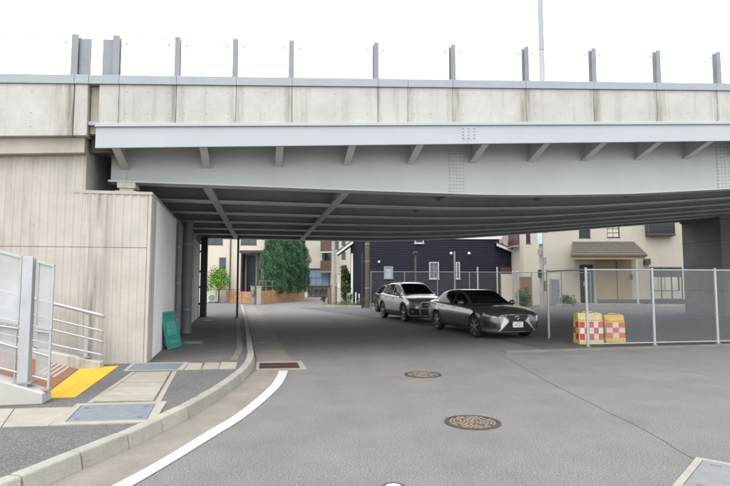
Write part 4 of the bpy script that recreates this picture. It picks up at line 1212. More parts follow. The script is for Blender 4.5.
# gate posts and gate beside the wall
for i, (px, py, lab) in enumerate(((252.5, 304, 'weathered gate post at the end of the left brick wall'), (258.6, 304.8, 'weathered gate post at the corner of the conifer planter'))):
    p = G(px, py)
    t = thing('garden_gate_post', lab, 'post', tuple(p))
    MB().box(-.16, .16, 0, .32, 0, 1.35).build('shaft', 'pole_concrete', t, bevel=.015); MB().box(-.19, .19, -.03, .35, 1.352, 1.42).build('cap', 'pole_concrete', t)
ga, gb2 = G(254.5, 304)[:2], G(257.2, 304.6)[:2]
d = gb2 - ga; Lg = float(np.linalg.norm(d))
t = thing('garden_gate', 'brown slatted garden gate between the two weathered posts', 'gate', (ga[0], ga[1], 0), math.atan2(d[1], d[0]))
for i in range(3): MB().box(Lg * i / 3 + .005, Lg * (i + 1) / 3 - .005, 0, .03, .08, 1.15).build('slat', 'wood', t)
for z in (.3, .95): MB().box(0, Lg, .031, .06, z, z + .06).build('rail', 'wood', t)
# railing on the planter
d = bC - bA; Lw = float(np.linalg.norm(d)); n_ = np.array([-d[1], d[0]]) / Lw
t = thing('planter_railing', 'thin pale metal railing on top of the conifer planter wall', 'railing', (bA[0], bA[1], 1.05), math.atan2(d[1], d[0]))
for z in (.35, .75): MB().tube([(0.05, .11, z), (Lw, .11, z)], .018, 6).build('rail', 'galv_dull', t)
for i in range(9): MB().tube([(.05 + (Lw - .05) * i / 8, .11, 0), (.05 + (Lw - .05) * i / 8, .11, .78)], .018, 6).build('post', 'galv_dull', t)
# conifers behind it
cyp = [(-7.75, 45.0, 1.0, 7.2, 'nearest and leftmost of the dense dark green conifers over the brick planter'), (-7.35, 47.3, 1.12, 7.8, 'second dense dark green conifer from the house entrance'),
       (-6.95, 49.8, 1.18, 7.6, 'third dense dark green conifer from the house entrance'), (-6.55, 52.3, 1.05, 7.6, 'farthest dense dark green conifer, nearest the street')]
for i, (x, Y, rad, h, lab) in enumerate(cyp):
    cypress(lab, (x, Y, 0), rad, h, i * 2.7)
hp = []
for i in range(60):
    f = rng.random(); c = bA + d * f + n_ * (.5 + .3 * rng.random()); hp.append((c[0] - bA[0], c[1] - bA[1], .8 + rng.random() * .75))
t = thing('planter_hedge', 'low clipped green hedge along the top of the brick planter', 'hedge', (bA[0], bA[1], 0))
leaves(0, blob_pts(3500, hp, .32), .06, 'foliage', 'leaf_dark', t)

# --- far apartment block
F2 = Frame((depth_px(300, 63), 63), -2.0)
h2 = thing('apartment_block', 'cream apartment block with brown balconies at the end of the side street', 'building', (F2.o[0], F2.o[1], 0), F2.a)
def X2(px, t=0): return F2.s(px, t)
def Z2(py): return F2.pl(320, py)[1]
gar = (X2(307.8), X2(330), 0.0, Z2(268.5)); bal = (X2(322), X2(333.5), Z2(262), Z2(246.5)); bal2 = (X2(322), X2(333.5), Z2(242.5), Z2(232))
w3 = [(X2(341.5), X2(345.5), Z2(260), Z2(252)), (X2(341.5), X2(345.5), Z2(246), Z2(236)), (X2(335), X2(338.5), Z2(250), Z2(238))]
holed(MB(), X2(255), X2(372), 0, 12, [gar, bal, bal2] + w3, 0, .3).build('wall', 'plaster_cream', h2)
MB().box(X2(255), X2(372), .302, 9, 11.7, 12).build('roof', 'roof_grey', h2)
MB().box(X2(255), X2(372), 1.8, 2.0, 0, 11.69).build('back_wall', 'plaster_white', h2)
for q in w3: window(h2, *q, .08, mframe='brown_trim', mull=1)
window(h2, gar[0] + .05, gar[1] - .05, Z2(286.5), gar[3] - .05, .1, mframe='dark_trim', mpane='pane_pale', mull=2, fw=.09, rows=1)
MB().box(X2(305.5), X2(307.5), -.25, -.001, 0, gar[3] + .3).build('pier', 'plaster_white', h2)
for q, nm in ((bal, 0), (bal2, 1)):
    MB().box(q[0] - .1, q[1] + .1, -.9, -.001, q[2] - 1.25, q[2] - 1.1).build('balcony_floor', 'plaster_white', h2)
    MB().box(q[0] - .1, q[1] + .1, -.95, -.88, q[2] - 1.09, q[2] + .12).build('balcony_panel', 'brown_trim', h2)
    window(h2, q[0] + .15, q[1] - .15, q[2] + .02, q[3] - .05, .2, mframe='galv_dull', mpane='pane', mull=1)
MB().box(X2(321), X2(334), -.95, -.4, Z2(271) - .2, Z2(271)).build('canopy', 'galv_post', h2)
# bicycles
def bicycle(label, loc, rz, m_):
    t = thing('bicycle', label, 'bicycle', loc, rz, 'bicycles parked at the apartment block')
    for x in (-.5, .5):
        k = MB()
        ring = [(x + .32 * math.cos(a), 0, .33 + .32 * math.sin(a)) for a in np.linspace(0, 2 * math.pi, 17)]
        k.tube(ring, .018, 5, cap=False); o = k.build('wheel', 'rubber', t, smooth=60)
        k = MB()
        for a in np.linspace(0, math.pi, 6)[:-1]: k.bar((x - .31 * math.cos(a), 0, .33 - .31 * math.sin(a)), (x + .31 * math.cos(a), 0, .33 + .31 * math.sin(a)), .006, .006)
        k.build('spokes', 'galv_dull', o)
    k = MB(); pts = dict(r=(-.5, 0, .33), b=(-.05, 0, .3), s=(-.18, 0, .78), h=(.36, 0, .8), f=(.5, 0, .33))
    for a, b in ('rb', 'bs', 'bh', 'rs', 'hf', 'sh'): k.tube([pts[a], pts[b]], .018, 6)
    k.build('frame', m_, t, smooth=60)
    MB().hexa([(-.32, -.07, .84), (-.05, -.03, .86), (-.05, .03, .86), (-.32, .07, .84), (-.32, -.07, .88), (-.05, -.03, .89), (-.05, .03, .89), (-.32, .07, .88)]).build('saddle', 'black', t, bevel=.01)
    MB().tube([(.33, -.26, 1.0), (.36, -.1, 1.02), (.36, .1, 1.02), (.33, .26, 1.0)], .014, 6).build('handlebar', 'galv_white', t)
    MB().box(.42, .72, -.16, .16, .72, .94).build('basket', 'dark_steel', t)
for i, (px, rz, lab) in enumerate(((312.5, .5, 'bicycle parked at the left end of the garage window'), (317.5, -.3, 'bicycle parked second from the left under the garage window'), (322.5, .35, 'bicycle parked third from the left under the garage window'), (327, .1, 'bicycle parked at the right end, nearest the concrete utility pole'))):
    bicycle(lab, F2.w(X2(px, -1.6), -1.6), rz, 'bike')
# concrete utility pole and street clutter by the lane
p = G(333.2, 304.5)
t = thing('utility_pole', 'pale concrete utility pole at the corner of the side street', 'utility pole', tuple(p))
MB().tube([(0, 0, 0), (0, 0, 11)], [.17, .11], 14).build('shaft', 'pole_concrete', t, smooth=60)
for z in (2.2, 4.2): MB().lathe([(.17, z), (.17, z + .06)], 14).build('band', 'galv_dull', t)
MB().box(-.9, .9, -.17, -.1, 9.5, 9.6).build('cross_arm', 'galv_dull', t)
for i, (px, py, h, lab) in enumerate(((328.5, 304.4, 1.25, 'short brown wooden stake left of the concrete utility pole, beside the green plant'), (330.6, 305, 1.45, 'taller brown wooden stake right next to the concrete utility pole'), (336.3, 305.2, 1.3, 'brown wooden stake between the utility pole and the cream gate pillar'))):
    p = G(px, py)
    t = thing('wooden_stake', lab, 'stake', tuple(p))
    MB().box(-.07, .07, -.06, .06, 0, h).build('shaft', 'wood', t, bevel=.012); MB().prism([(-.07, h), (.07, h), (0, h + .08)], 'y', -.06, .06).build('point', 'wood', t)
p = G(338.8, 305.5)
t = thing('gate_pillar', 'slim cream gate pillar beside the leafy shrub', 'pillar', tuple(p))
MB().box(-.13, .13, -.1, .16, 0, 2.35).build('shaft', 'plaster_cream', t, bevel=.01); MB().box(-.16, .16, -.13, .19, 2.352, 2.43).build('cap', 'plaster_cream', t)
MB().box(-.06, .07, -.13, -.101, 1.3, 1.6).build('nameplate', 'white_plain', t)
p = G(324.3, 304.6)
bush('potted_plant', 'small green potted plant beside the wooden stakes', 'plant', tuple(p), .28, .8, 420, .06, 'leaf_mid', z0=.1, nclump=8)
bush('leafy_shrub', 'tall leafy green shrub at the left end of the navy house', 'shrub', tuple(G(344, 302.5)), .75, 3.05, 3000, .085, 'leaf_mid', z0=.5, nclump=26)
bush('leafy_shrub', 'low dark shrub at the base of the navy house wall', 'shrub', tuple(G(346, 304)), .6, 1.5, 1000, .07, 'leaf_dark', z0=.1, nclump=14)
# kerbed bed in front of the navy house
p0, p1 = G(328, 306.8)[:2], G(361, 307.6)[:2]
d = p1 - p0; Lw = float(np.linalg.norm(d))
t = thing('planting_bed', 'low kerbed planting bed with dry grass left of the brown column', 'planting bed', (p0[0], p0[1], 0), math.atan2(d[1], d[0]))
for i in range(5): MB().box(Lw * i / 5 + .005, Lw * (i + 1) / 5 - .005, 0, .14, 0, .14).build('edge_stone', 'kerb', t)
MB().box(.0, Lw, .142, 2.2, 0, .10).build('soil', 'wood', t)
leaves(0, np.stack([rng.random(1800) * Lw, .2 + rng.random(1800) * 1.8, .1 + rng.random(1800) ** 2 * .22], 1), .07, 'dry_grass', 'leaf_mid', t, .14, droop=-1.5, kind='stuff')
for i in range(3):
    MB().box(Lw * (.62 + .1 * i), Lw * (.62 + .1 * i) + .07, 1.0, 1.06, .1, 1.0 - .1 * i).build('white_stake', 'white_plain', t)

# --- navy house
F3 = Frame((depth_px(351.5, 43.0), 43.0), 2.2)
h3 = thing('navy_house', 'navy blue clapboard house with small white framed windows behind the parked cars', 'house', (F3.o[0], F3.o[1], 0), F3.a)
def X3(px, t=0): return F3.s(px, t)
def Z3(py, px=430, t=0): return F3.pl(px, py, t)[1]
xl, xr = X3(351.5), X3(517); zt3 = Z3(239)
wins = [(X3(384), X3(393), Z3(278.5), Z3(266.5)), (X3(429.2), X3(439), Z3(279), Z3(262)), (X3(456), X3(460), Z3(279), Z3(262)), (X3(414.8), X3(424), Z3(243.5), zt3 - .02)]
# lap siding
k = MB(); bh = .19; nb_ = int(zt3 / bh); xk = X3(500); zk = Z3(247.5)
for i in range(nb_ + 1):
    z0, z1 = i * bh, min((i + 1) * bh, zt3)
    if z1 - z0 < .02: continue
    xe = xr if z1 < zk else xk
    k.hexa([(xl, 0, z0), (xe, 0, z0), (xe, .06, z0), (xl, .06, z0), (xl, .022, z1 - .001), (xe, .022, z1 - .001), (xe, .06, z1 - .001), (xl, .06, z1 - .001)])
k.build('clapboards', 'navy', h3, kind='stuff')
MB().box(xl, xk, .062, .3, 0, zt3).build('wall', 'navy', h3)
MB().box(xk + .001, xr, .062, .3, 0, zk).build('wall', 'navy', h3)
MB().box(xl, xl + .2, .302, 8, 0, zt3).build('side_wall', 'navy', h3); MB().box(xr - .2, xr, .302, 8, 0, zk - .3).build('side_wall', 'navy', h3)
MB().box(xk - .2, xk, .302, 8, 0, zt3).build('side_wall', 'navy', h3)
MB().box(xl - .05, xl + .12, -.03, -.001, 0, zt3 - 1.2).build('corner_board', 'white_plain', h3)
MB().hexa([(X3(424), -.05, zt3 + .002), (X3(503), -.05, zt3 + .002), (X3(503), .3, zt3 + .002), (X3(424), .3, zt3 + .002), (X3(424), -.05, zt3 + .9), (X3(503), -.05, zt3 + .9), (X3(503), .3, zt3 + .9), (X3(424), .3, zt3 + .9)]).build('upper_wall', 'plaster_white', h3)
MB().box(xl, X3(499), .31, 8, zt3 + .5, zt3 + .8).build('roof', 'roof_grey', h3)
for i, q in enumerate(wins):
    o = window(h3, *q, -.05, mframe='galv_white' if i else 'galv_dull', mpane=('poster_blue', 'photo_dark', 'photo_dark', 'pane')[i], mull=0 if i != 1 else 1, fw=.09, depth=.049)
for px, py in ((451.3, 253.3), (469.3, 253.3), (379, 262)):
    r_ = .10 if px > 400 else .08
    MB().lathe([(r_, -.10), (r_ * .8, -.16), (.02, -.19)], 14, c=(X3(px), 0, Z3(py)), axis='y').build('wall_lamp', 'lamp_white', h3, smooth=50)
    MB().lathe([(r_ + .03, -.099), (r_ + .03, -.001)], 14, c=(X3(px), 0, Z3(py)), axis='y').build('lamp_base', 'galv_dull', h3)
# sloping side eaves with white barge boards
for a, b, nm in (((353, 240.5), (336.5, 252.5), 0), ((497.5, 243), (525, 254.5), 1)):
    pa = (X3(a[0], -.6), F3.pl(a[0], a[1], -.6)[1]); pb = (X3(b[0], -.6), F3.pl(b[0], b[1], -.6)[1])
    dx = .02
    MB().hexa([(pa[0], -.6, pa[1] - .22), (pb[0], -.6, pb[1] - .22), (pb[0], -.55, pb[1] - .22), (pa[0], -.55, pa[1] - .22), (pa[0], -.6, pa[1]), (pb[0], -.6, pb[1]), (pb[0], -.55, pb[1]), (pa[0], -.55, pa[1])]).build('barge_board', 'white_plain', h3)
    MB().hexa([(pa[0], -.62, pa[1] + .002), (pb[0], -.62, pb[1] + .002), (pb[0], 6, pb[1] + .002), (pa[0], 6, pa[1] + .002), (pa[0], -.62, pa[1] + .1), (pb[0], -.62, pb[1] + .1), (pb[0], 6, pb[1] + .1), (pa[0], 6, pa[1] + .1)]).build('side_roof', 'dark_trim', h3)
    MB().hexa([(pa[0], -.549, pa[1] - .2), (pb[0], -.549, pb[1] - .2), (pb[0], -.001, pb[1] - .2), (pa[0], -.001, pa[1] - .2), (pa[0], -.549, pa[1] - .17), (pb[0], -.549, pb[1] - .17), (pb[0], -.001, pb[1] - .17), (pa[0], -.001, pa[1] - .17)]).build('soffit', 'dark_trim', h3)
# maroon and beige patch at the right end
MB().box(X3(500.5), xr + .02, -.05, -.002, Z3(274), Z3(267)).build('maroon_panel', 'maroon', h3)
MB().box(X3(500.5), xr + .02, -.05, -.002, 0, Z3(274) - .002).build('beige_panel', 'plaster_pink', h3)
MB().tube([(xr + .1, -.1, 0), (xr + .1, -.1, Z3(252))], .05, 8).build('downpipe', 'galv_white', h3)
# --- cream house at the right with the tiled porch
F5 = Frame((depth_px(524, 40.0), 40.0), -1.0)
h5 = thing('cream_house', 'cream rendered house with a brown tiled porch roof behind the parking lot', 'house', (F5.o[0], F5.o[1], 0), F5.a)
def X5(px, t=0): return F5.s(px, t)
def Z5(py, px=610, t=0): return F5.pl(px, py, t)[1]
xl, xr = X5(524), X5(690)
wA = (X5(580.5), X5(592), Z5(238), Z5(218)); wB = (X5(609), X5(621.5), Z5(237.5), Z5(223.5)); wC = (X5(652), X5(680), 1.05, Z5(268))
dr5 = (X5(580), X5(594.5), .1, Z5(264.5)); wD = (X5(527), X5(531.5), Z5(243.5), Z5(228)); wE = (X5(538), X5(548), Z5(232), Z5(214))
holed(MB(), xl, xr, 0, 8.5, [wA, wB, wC, dr5, wD, wE], 0, .25).build('wall', 'plaster_cream', h5)
MB().box(xr - .2, xr, .252, 9, 0, 8.5).build('side_wall', 'plaster_cream', h5); MB().box(xl, xl + .2, .252, 9, 0, 8.5).build('side_wall', 'plaster_cream', h5)
MB().prism([(xl - .5, 8.502), (xr + .5, 8.502), (xr + .5, 8.7), ((xl + xr) / 2, 10.6), (xl - .5, 8.7)], 'y', -.6, 9.3).build('roof', 'roof_grey', h5)
window(h5, *wA, .06, mull=0, mpane='pane'); window(h5, *wB, .06, mframe='dark_trim', mpane='lattice', mull=1, rows=2); window(h5, *wD, .06, mframe='brown_trim', mull=0); window(h5, *wE, .06, mframe='brown_trim')
window(h5, *wC, .12, mframe='dark_trim', mpane='lattice', mull=3)
# side window and air conditioner on the wall above the navy roof
o = MB().box(xl - .05, xl - .001, 1.0, 4.2, 4.6, 5.9).build('window', 'brown_trim', h5)
for a, b in ((1.1, 2.55), (2.65, 4.1)): MB().box(xl - .06, xl - .051, a, b, 4.7, 5.8).build('pane', 'maroon', o)
MB().box(xl - .5, xl - .062, .9, 4.3, 4.45, 4.55).build('window_shelf', 'galv_dull', h5)
t = thing('air_conditioner', 'small air conditioner unit hanging by the dark red window above the navy roof', 'air conditioner', F5.w(xl - .42, 5.2, 4.5), F5.a - math.pi / 2)
MB().box(0, .75, 0, .38, .03, .68).build('casing', 'ac_white', t, bevel=.02); MB().lathe([(.22, -.012), (.22, -.001)], 16, c=(.3, 0, .34), axis='y').build('fan_grille', 'galv_dull', t)
MB().box(0, .75, .05, .415, -.03, .028).build('wall_bracket', 'galv_dull', t)
# bay window box
bz0, bz1 = Z5(236.5), Z5(218); bx0, bx1 = X5(650.5, -.5), X5(677.5, -.5)
MB().box(bx0, bx1, -.5, -.001, bz0, bz0 + .12).build('bay_floor', 'brown_trim', h5); MB().box(bx0, bx1, -.5, -.001, bz1, bz1 + .15).build('bay_roof', 'brown_trim', h5)
window(h5, bx0, bx1, bz0 + .121, bz1 - .001, -.48, mframe='brown_trim', mpane='pane', mull=1, rows=1)
for x in (bx0, bx1 - .05): MB().box(x, x + .05, -.39, -.001, bz0 + .121, bz1 - .001).build('bay_side', 'brown_trim', h5)
# door, porch
MB().box(dr5[0] - .02, dr5[1] + .02, .252, .3, .1, dr5[3] + .03).build('front_door', 'door_dark', h5)
MB().box(dr5[0] + .35, dr5[0] + .55, .235, .251, 1.4, 1.75).build('door_sign', 'white_plain', h5)
PD = -2.0
pr = [X5(571.5, PD), X5(648.5, PD), X5(642), X5(582)]
ze, zr5 = Z5(254.5, 610, PD), Z5(241.5)
MB().add([(pr[0], PD, ze), (pr[1], PD, ze), (pr[2] - .5, -.001, zr5), (pr[3] - .6, -.001, zr5), (pr[0], PD, ze - .14), (pr[1], PD, ze - .14), (pr[2] - .5, -.001, ze - .1), (pr[3] - .6, -.001, ze - .1)],
         [(0, 1, 2, 3), (4, 7, 6, 5), (0, 4, 5, 1), (1, 5, 6, 2), (3, 2, 6, 7), (0, 3, 7, 4)]).build('porch_roof', 'roof_grey', h5)
# tile courses on the porch roof
for i in range(1, 7):
    f = i / 7; y = PD + (-.001 - PD) * f; z = ze + (zr5 - ze) * f; xa_ = pr[0] + (pr[3] - .6 - pr[0]) * f + .05; xb_ = pr[1] + (pr[2] - .5 - pr[1]) * f - .05
    MB().box(xa_, xb_, y - .03, y + .02, z - .02, z + .03).build('tile_course', 'roof_grey', h5)
MB().box(pr[0] + .1, pr[1] - .1, PD + .08, PD + .2, ze - .34, ze - .145).build('porch_beam', 'plaster_warm', h5)
MB().box(X5(596), X5(632), -.03, -.002, .3, ze - .3).build('porch_wall', 'plaster_warm', h5)
for px in (636.8,): MB().box(X5(px, PD + .1), X5(px, PD + .1) + .1, PD + .08, PD + .18, 0, ze - .345).build('porch_post', 'plaster_cream', h5)
MB().box(pr[0] + .3, pr[1] - .3, PD - .2, -.001, 0, .16).build('porch_step', 'gutter', h5)
MB().box(pr[0] + .0, pr[1], PD - .5, PD - .201, 0, .09).build('porch_step', 'gutter', h5)
MB().box(X5(616.5), X5(617.3), -.06, -.031, .3, ze - .4).build('door_frame_line', 'dark_trim', h5)
MB().box(X5(630), X5(632), -.12, -.031, 1.9, 2.3).build('letter_box', 'dark_trim', h5)
MB().box(X5(644), X5(649.5), -.3, -.001, Z5(264.5), Z5(259)).build('meter_box', 'dark_trim', h5)
# dark railing under the bay
rx0, rx1 = X5(651, -.8), X5(682, -.8)
rl = thing('balustrade', 'dark metal railing in front of the cream house beside the pier', 'railing', F5.w(rx0, -.8), F5.a)
Lr = rx1 - rx0; rzt = Z5(267, 660, -.8)
MB().box(0, Lr, -.03, .03, rzt - .06, rzt).build('top_rail', 'dark_steel', rl); MB().box(0, Lr, .005, .02, rzt - .75, rzt - .08).build('screen', 'dark_trim', rl); MB().box(0, Lr, -.03, .03, .05, .5).build('low_panel', 'dark_trim', rl)
for i in range(4): MB().box(Lr * i / 3 - .03, Lr * i / 3 + .03, -.032, .032, 0, rzt - .061).build('post', 'dark_steel', rl)
MB().box(X5(592), xr, -1.0, -.9, 0, .45).build('plinth_wall', 'dark_trim', h5)
# pavement kerb in front of the right house
p0, p1 = G(556, 305.6)[:2], G(700, 306.2)[:2]; d = p1 - p0; Lw = float(np.linalg.norm(d))
t = thing('house_kerb', None, None, (p0[0], p0[1], 0), math.atan2(d[1], d[0])); t['kind'] = 'structure'
for i in range(12): MB().box(Lw * i / 12 + .006, Lw * (i + 1) / 12 - .006, 0, .15, 0, .13).build('kerb_stone', 'kerb', t)
# utility pole with boxes
Y = 36.5; x = depth_px(541.5, Y)
t = thing('utility_pole', 'mottled grey utility pole carrying meter boxes in front of the right cream house', 'utility pole', (x, Y, 0))
MB().tube([(0, 0, 0), (0, 0, 10.5)], [.17, .12], 14).build('shaft', 'pole_concrete', t, smooth=60)
for z, dx, w_, h_, m_ in ((2.0, -.2, .22, .55, 'dark_steel'), (2.9, .16, .2, .5, 'galv_dull'), (3.55, -.18, .2, .4, 'galv_dull'), (4.3, -.14, .3, .9, 'blue_white'), (1.1, .17, .12, .7, 'wood')):
    MB().box(dx - w_ / 2, dx + w_ / 2, -.28, -.13, z, z + h_).build('meter_box', m_, t, bevel=.01)
MB().tube([(.05, -.17, .1), (.06, -.16, 3), (.02, -.14, 7)], .03, 8).build('conduit', 'galv_dull', t)
MB().box(-.9, .9, -.2, -.12, 8.8, 8.9).build('cross_arm', 'galv_dull', t)
# grey cabinet, white notice, weeds, shrub, wooden fence piece
p = F5.w(X5(551.2, -.9), -.9)
t = thing('electric_cabinet', 'tall grey electric cabinet against the right cream house', 'cabinet', p, F5.a)
cw = X5(559.5, -.9) - X5(551.2, -.9)
MB().box(0, cw, 0, .35, .1, 1.95).build('casing', 'galv_dull', t, bevel=.01); MB().box(.03, cw - .03, -.015, -.001, .16, 1.9).build('door', 'galv_post', t); MB().box(cw - .12, cw - .09, -.03, -.016, 1.0, 1.15).build('handle', 'black', t); MB().box(-.03, cw + .03, -.03, .38, 0, .098).build('plinth', 'gutter', t)
s = BF.s(555, -.04); pz = BF.pl(555, 276, -.04)[1]
t = thing('notice_board', 'small white notice hung on the grey fence beside the return post', 'sign', BF.w(s - .2, -.05, pz - .2), BF.a)
MB().box(0, .42, 0, .012, 0, .36).build('sheet', 'white_plain', t)
for x in (.05, .35): MB().box(x, x + .02, .013, .04, .3, .34).build('tie', 'galv_dull', t)
bush('fence_shrub', 'green shrub growing behind the gate posts', 'shrub', tuple(F5.w(X5(524.5, -3.2), -3.2)), .62, 1.35, 1100, .075, 'leaf_mid', z0=.05, nclump=14)
bush('wall_weeds', 'low green weeds at the foot of the right cream house', 'plant', tuple(F5.w(X5(569, -.7), -.7)), .75, .62, 900, .06, 'leaf_mid', z0=.02, nclump=16, trunk=False)
bush('fence_weeds', 'dry weeds at the foot of the utility pole with meter boxes', 'plant', (x - .6, Y - .2, 0), .5, .6, 500, .05, 'leaf_dark', z0=.02, nclump=10, trunk=False)
p = F5.w(X5(519.5, -2.5), -2.5)
t = thing('board_fence', 'short weathered wooden board fence behind the gate posts', 'fence', p, F5.a)
for i in range(6): MB().box(i * .15, i * .15 + .14, 0, .025, 0, 2.1 - .02 * (i % 2)).build('board', 'wood', t)
for z in (.4, 1.7): MB().box(0, .9, .026, .06, z, z + .07).build('rail', 'wood', t)
# weeds in the pavement joint at the abutment foot
a = B.gl(100, 362.5, WALK); b = B.gl(120, 361.5, WALK)
wx, wy, _ = B.w(*a); t_ = rng.random(420)
pts_ = np.stack([t_ * (b[0] - a[0]) * 1.1, -.02 - rng.random(420) * .12, rng.random(420) ** 1.6 * .13], 1)
o = leaves(0, pts_, .035, 'wall_foot_weeds', 'leaf_mid', None, .25, droop=-.8, kind='stuff'); o.location = (wx, wy, WALK); o.rotation_euler = (0, 0, R(TH))
tag(o, 'tufts of green weeds along the foot of the ribbed wall', 'weeds')

# ================================================================== CARS
def pchip(pts):
    x = np.array([p[0] for p in pts], float); y = np.array([p[1] for p in pts], float)
    h = np.diff(x); dl = np.diff(y) / h; m = np.zeros_like(y)
    for i in range(1, len(x) - 1):
        if dl[i - 1] * dl[i] > 0:
            w1, w2 = 2 * h[i] + h[i - 1], h[i] + 2 * h[i - 1]; m[i] = (w1 + w2) / (w1 / dl[i - 1] + w2 / dl[i])
    m[0], m[-1] = dl[0], dl[-1]
    def f(q):
        q = min(max(q, x[0]), x[-1]); i = int(min(max(np.searchsorted(x, q) - 1, 0), len(h) - 1)); t = (q - x[i]) / h[i]
        return float((2 * t ** 3 - 3 * t * t + 1) * y[i] + (t ** 3 - 2 * t * t + t) * h[i] * m[i] + (-2 * t ** 3 + 3 * t * t) * y[i + 1] + (t ** 3 - t * t) * h[i] * m[i + 1])
    return f

def make_car(S, name, label, loc, heading, group):
    root = thing(name, label, 'car', loc, heading, group)
    w, zs, zt, zb = pchip(S['w']), pchip(S['sh']), pchip(S['top']), pchip(S['bot'])
    xr, xf, wb = S['w'][0][0], S['w'][-1][0], S['wb']; rw, ra = S['rw'], S['ra']
    axles = (0.0, -wb)
    def arch(x):
        z = -1.0
        for a in axles:
            if abs(x - a) < ra: z = max(z, rw + math.sqrt(ra * ra - (x - a) ** 2))
        return z
    def ring(x):
        W_, s, t, b = w(x), zs(x), zt(x), zb(x); c = t - s; hgt = s - b
        return [(W_ * .90, b), (W_ * .958, b + .09), (W_ * .982, b + hgt * .30), (W_ * .990, b + hgt * .48), (W_, b + hgt * .62), (W_ * .994, b + hgt * .78), (W_ * .965, s - .035), (W_ * .925, s + .1 * c),
                (W_ * .82, s + .42 * c), (W_ * .62, s + .72 * c), (W_ * .34, s + .93 * c), (0, t)]
    xm_f, xm_r = xf - .45, xr + .4
    def dx(x, z):
        d = 0.
        if x > xm_f:
            k = ((x - xm_f) / (xf - xm_f)) ** 2; d -= k * (S['frake'] * max(0, z - .52) ** 1.3 + .20 * max(0, .34 - z))
        if x < xm_r:
            k = ((xm_r - x) / (xm_r - xr)) ** 2; d += k * (.12 * max(0, z - .75) + .25 * max(0, .42 - z))
        return d
    def side_y(x, z):
        rg = ring(x); zz = [p[1] for p in rg]; yy = [p[0] for p in rg]
        return float(np.interp(z, zz, yy))
    def sp_(x, z, off=.006, sg=1):
        e = .01; n = Vector((-(side_y(x + e, z) - side_y(x - e, z)), 2 * e, -(side_y(x, z + e) - side_y(x, z - e)))).normalized()
        return (x + dx(x, z) + n.x * off, sg * (side_y(x, z) + n.y * off), z + n.z * off)
    st = set(np.round(np.linspace(xr, xf, 64), 4)) | {round(xf - d, 4) for d in (.01, .025, .045, .07, .1, .14)} | {round(xr + d, 4) for d in (.01, .03, .06, .1)}
    for a in axles: st |= set(np.round(a + ra * np.cos(np.linspace(0, math.pi, 23)), 4)) | {round(a + ra + .004, 4), round(a - ra - .004, 4)}
    st = sorted(x for x in st if xr <= x <= xf)
    rows = []
    for x in st:
        rg = ring(x); A = arch(x)
        rg = [(y, max(z, A)) if i < 7 else (y, z) for i, (y, z) in enumerate(rg)]
        full = [(x + dx(x, z), y, z) for y, z in rg] + [(x + dx(x, z), -y, z) for y, z in rg[-2::-1]]
        rows.append(full)
    k = MB(); k.grid(rows); n = len(rows[0])
    k.f.append(tuple(range(n))); k.f.append(tuple(range(len(k.v) - n, len(k.v))))
    body = k.build('body', S['paint'], root, smooth=38)
    # underbody and wheel liners
    u = MB(); u.box(xr + .25, xf - .22, -.62, .62, .17, .55); u.build('underbody', 'black', root)
    for a in axles:
        for sg in (1, -1):
            l = MB(); ang = np.linspace(-.15, math.pi + .15, 15)
            l.grid([[(a + (ra - .004) * math.cos(q), sg * y, rw + (ra - .004) * math.sin(q)) for q in ang] for y in (.56, side_y(a, .7) - .02)])
            l.add([(a + (ra) * math.cos(q), sg * .57, rw + ra * math.sin(q)) for q in ang], [tuple(range(15))]); l.build('wheel_liner', 'black', root)
    # wheels
    for a in axles:
        for sg in (1, -1):
            yo = side_y(a, .62) - .012; tw = .215
            t = MB(); prof = [(rw * .70, -tw), (rw * .93, -tw), (rw, -tw + .03), (rw, -.03), (rw * .965, -.008), (rw * .80, .0), (rw * .70, -.012)]
            t.lathe([(r_, sg * (yo + h_)) for r_, h_ in prof], 36, c=(a, 0, rw), axis='y', cap=False)
            tyre = t.build('wheel', 'rubber', root, smooth=40)
            q = MB(); q.lathe([(rw * .70, sg * (yo - .015)), (rw * .67, sg * (yo - .02)), (rw * .65, sg * (yo - .10)), (rw * .60, sg * (yo - .15))], 36, c=(a, 0, rw), axis='y', cap=False)
            q.lathe([(.001, sg * (yo - .01)), (.05, sg * (yo - .01)), (.065, sg * (yo - .03))], 18, c=(a, 0, rw), axis='y', cap=False)
            ns = S['spokes']
            for i in range(ns):
                th = 2 * math.pi * i / ns + .3
                for dth in (-.10, .10):
                    p0_ = (a + .045 * math.cos(th), sg * (yo - .022), rw + .045 * math.sin(th)); p1_ = (a + rw * .67 * math.cos(th + dth), sg * (yo - .024), rw + rw * .67 * math.sin(th + dth))
                    q.bar(p0_, p1_, .022, .022, up=(0, 1, 0))
            q.build('rim', S['rim'], tyre, smooth=40)
            MB().lathe([(rw * .58, sg * (yo - .155)), (rw * .3, sg * (yo - .15))], 24, c=(a, 0, rw), axis='y').build('brake_disc', 'iron', tyre)
    # cabin
    zr, wr, wbt = pchip(S['roof']), pchip(S['wr']), pchip(S['wbelt'])
    x0, x1 = S['roof'][0][0], S['roof'][-1][0]
    def cab(x):
        Z, Wr, Wb, zb_ = zr(x), wr(x), wbt(x), min(zs(x) - .03, zr(x) - .02)
        hh = Z - zb_
        top = max(zb_ + .005, Z - .055)
        return [(Wb, zb_), (Wb + (Wr - Wb) * .5 + .012, zb_ + (top - zb_) * .5), (Wr, top), (Wr * .955, Z - .03), (Wr * .86, Z - .014), (Wr * .5, Z - .003), (0, Z)]
    def cab_y(x, z):
        c = cab(x); return float(np.interp(z, [p[1] for p in c[:3]], [p[0] for p in c[:3]]))
    def cab_z(x, y):
        c = cab(x); ys = [p[0] for p in c[::-1]]; zz = [p[1] for p in c[::-1]]; return float(np.interp(abs(y), ys, zz))
    rows = []
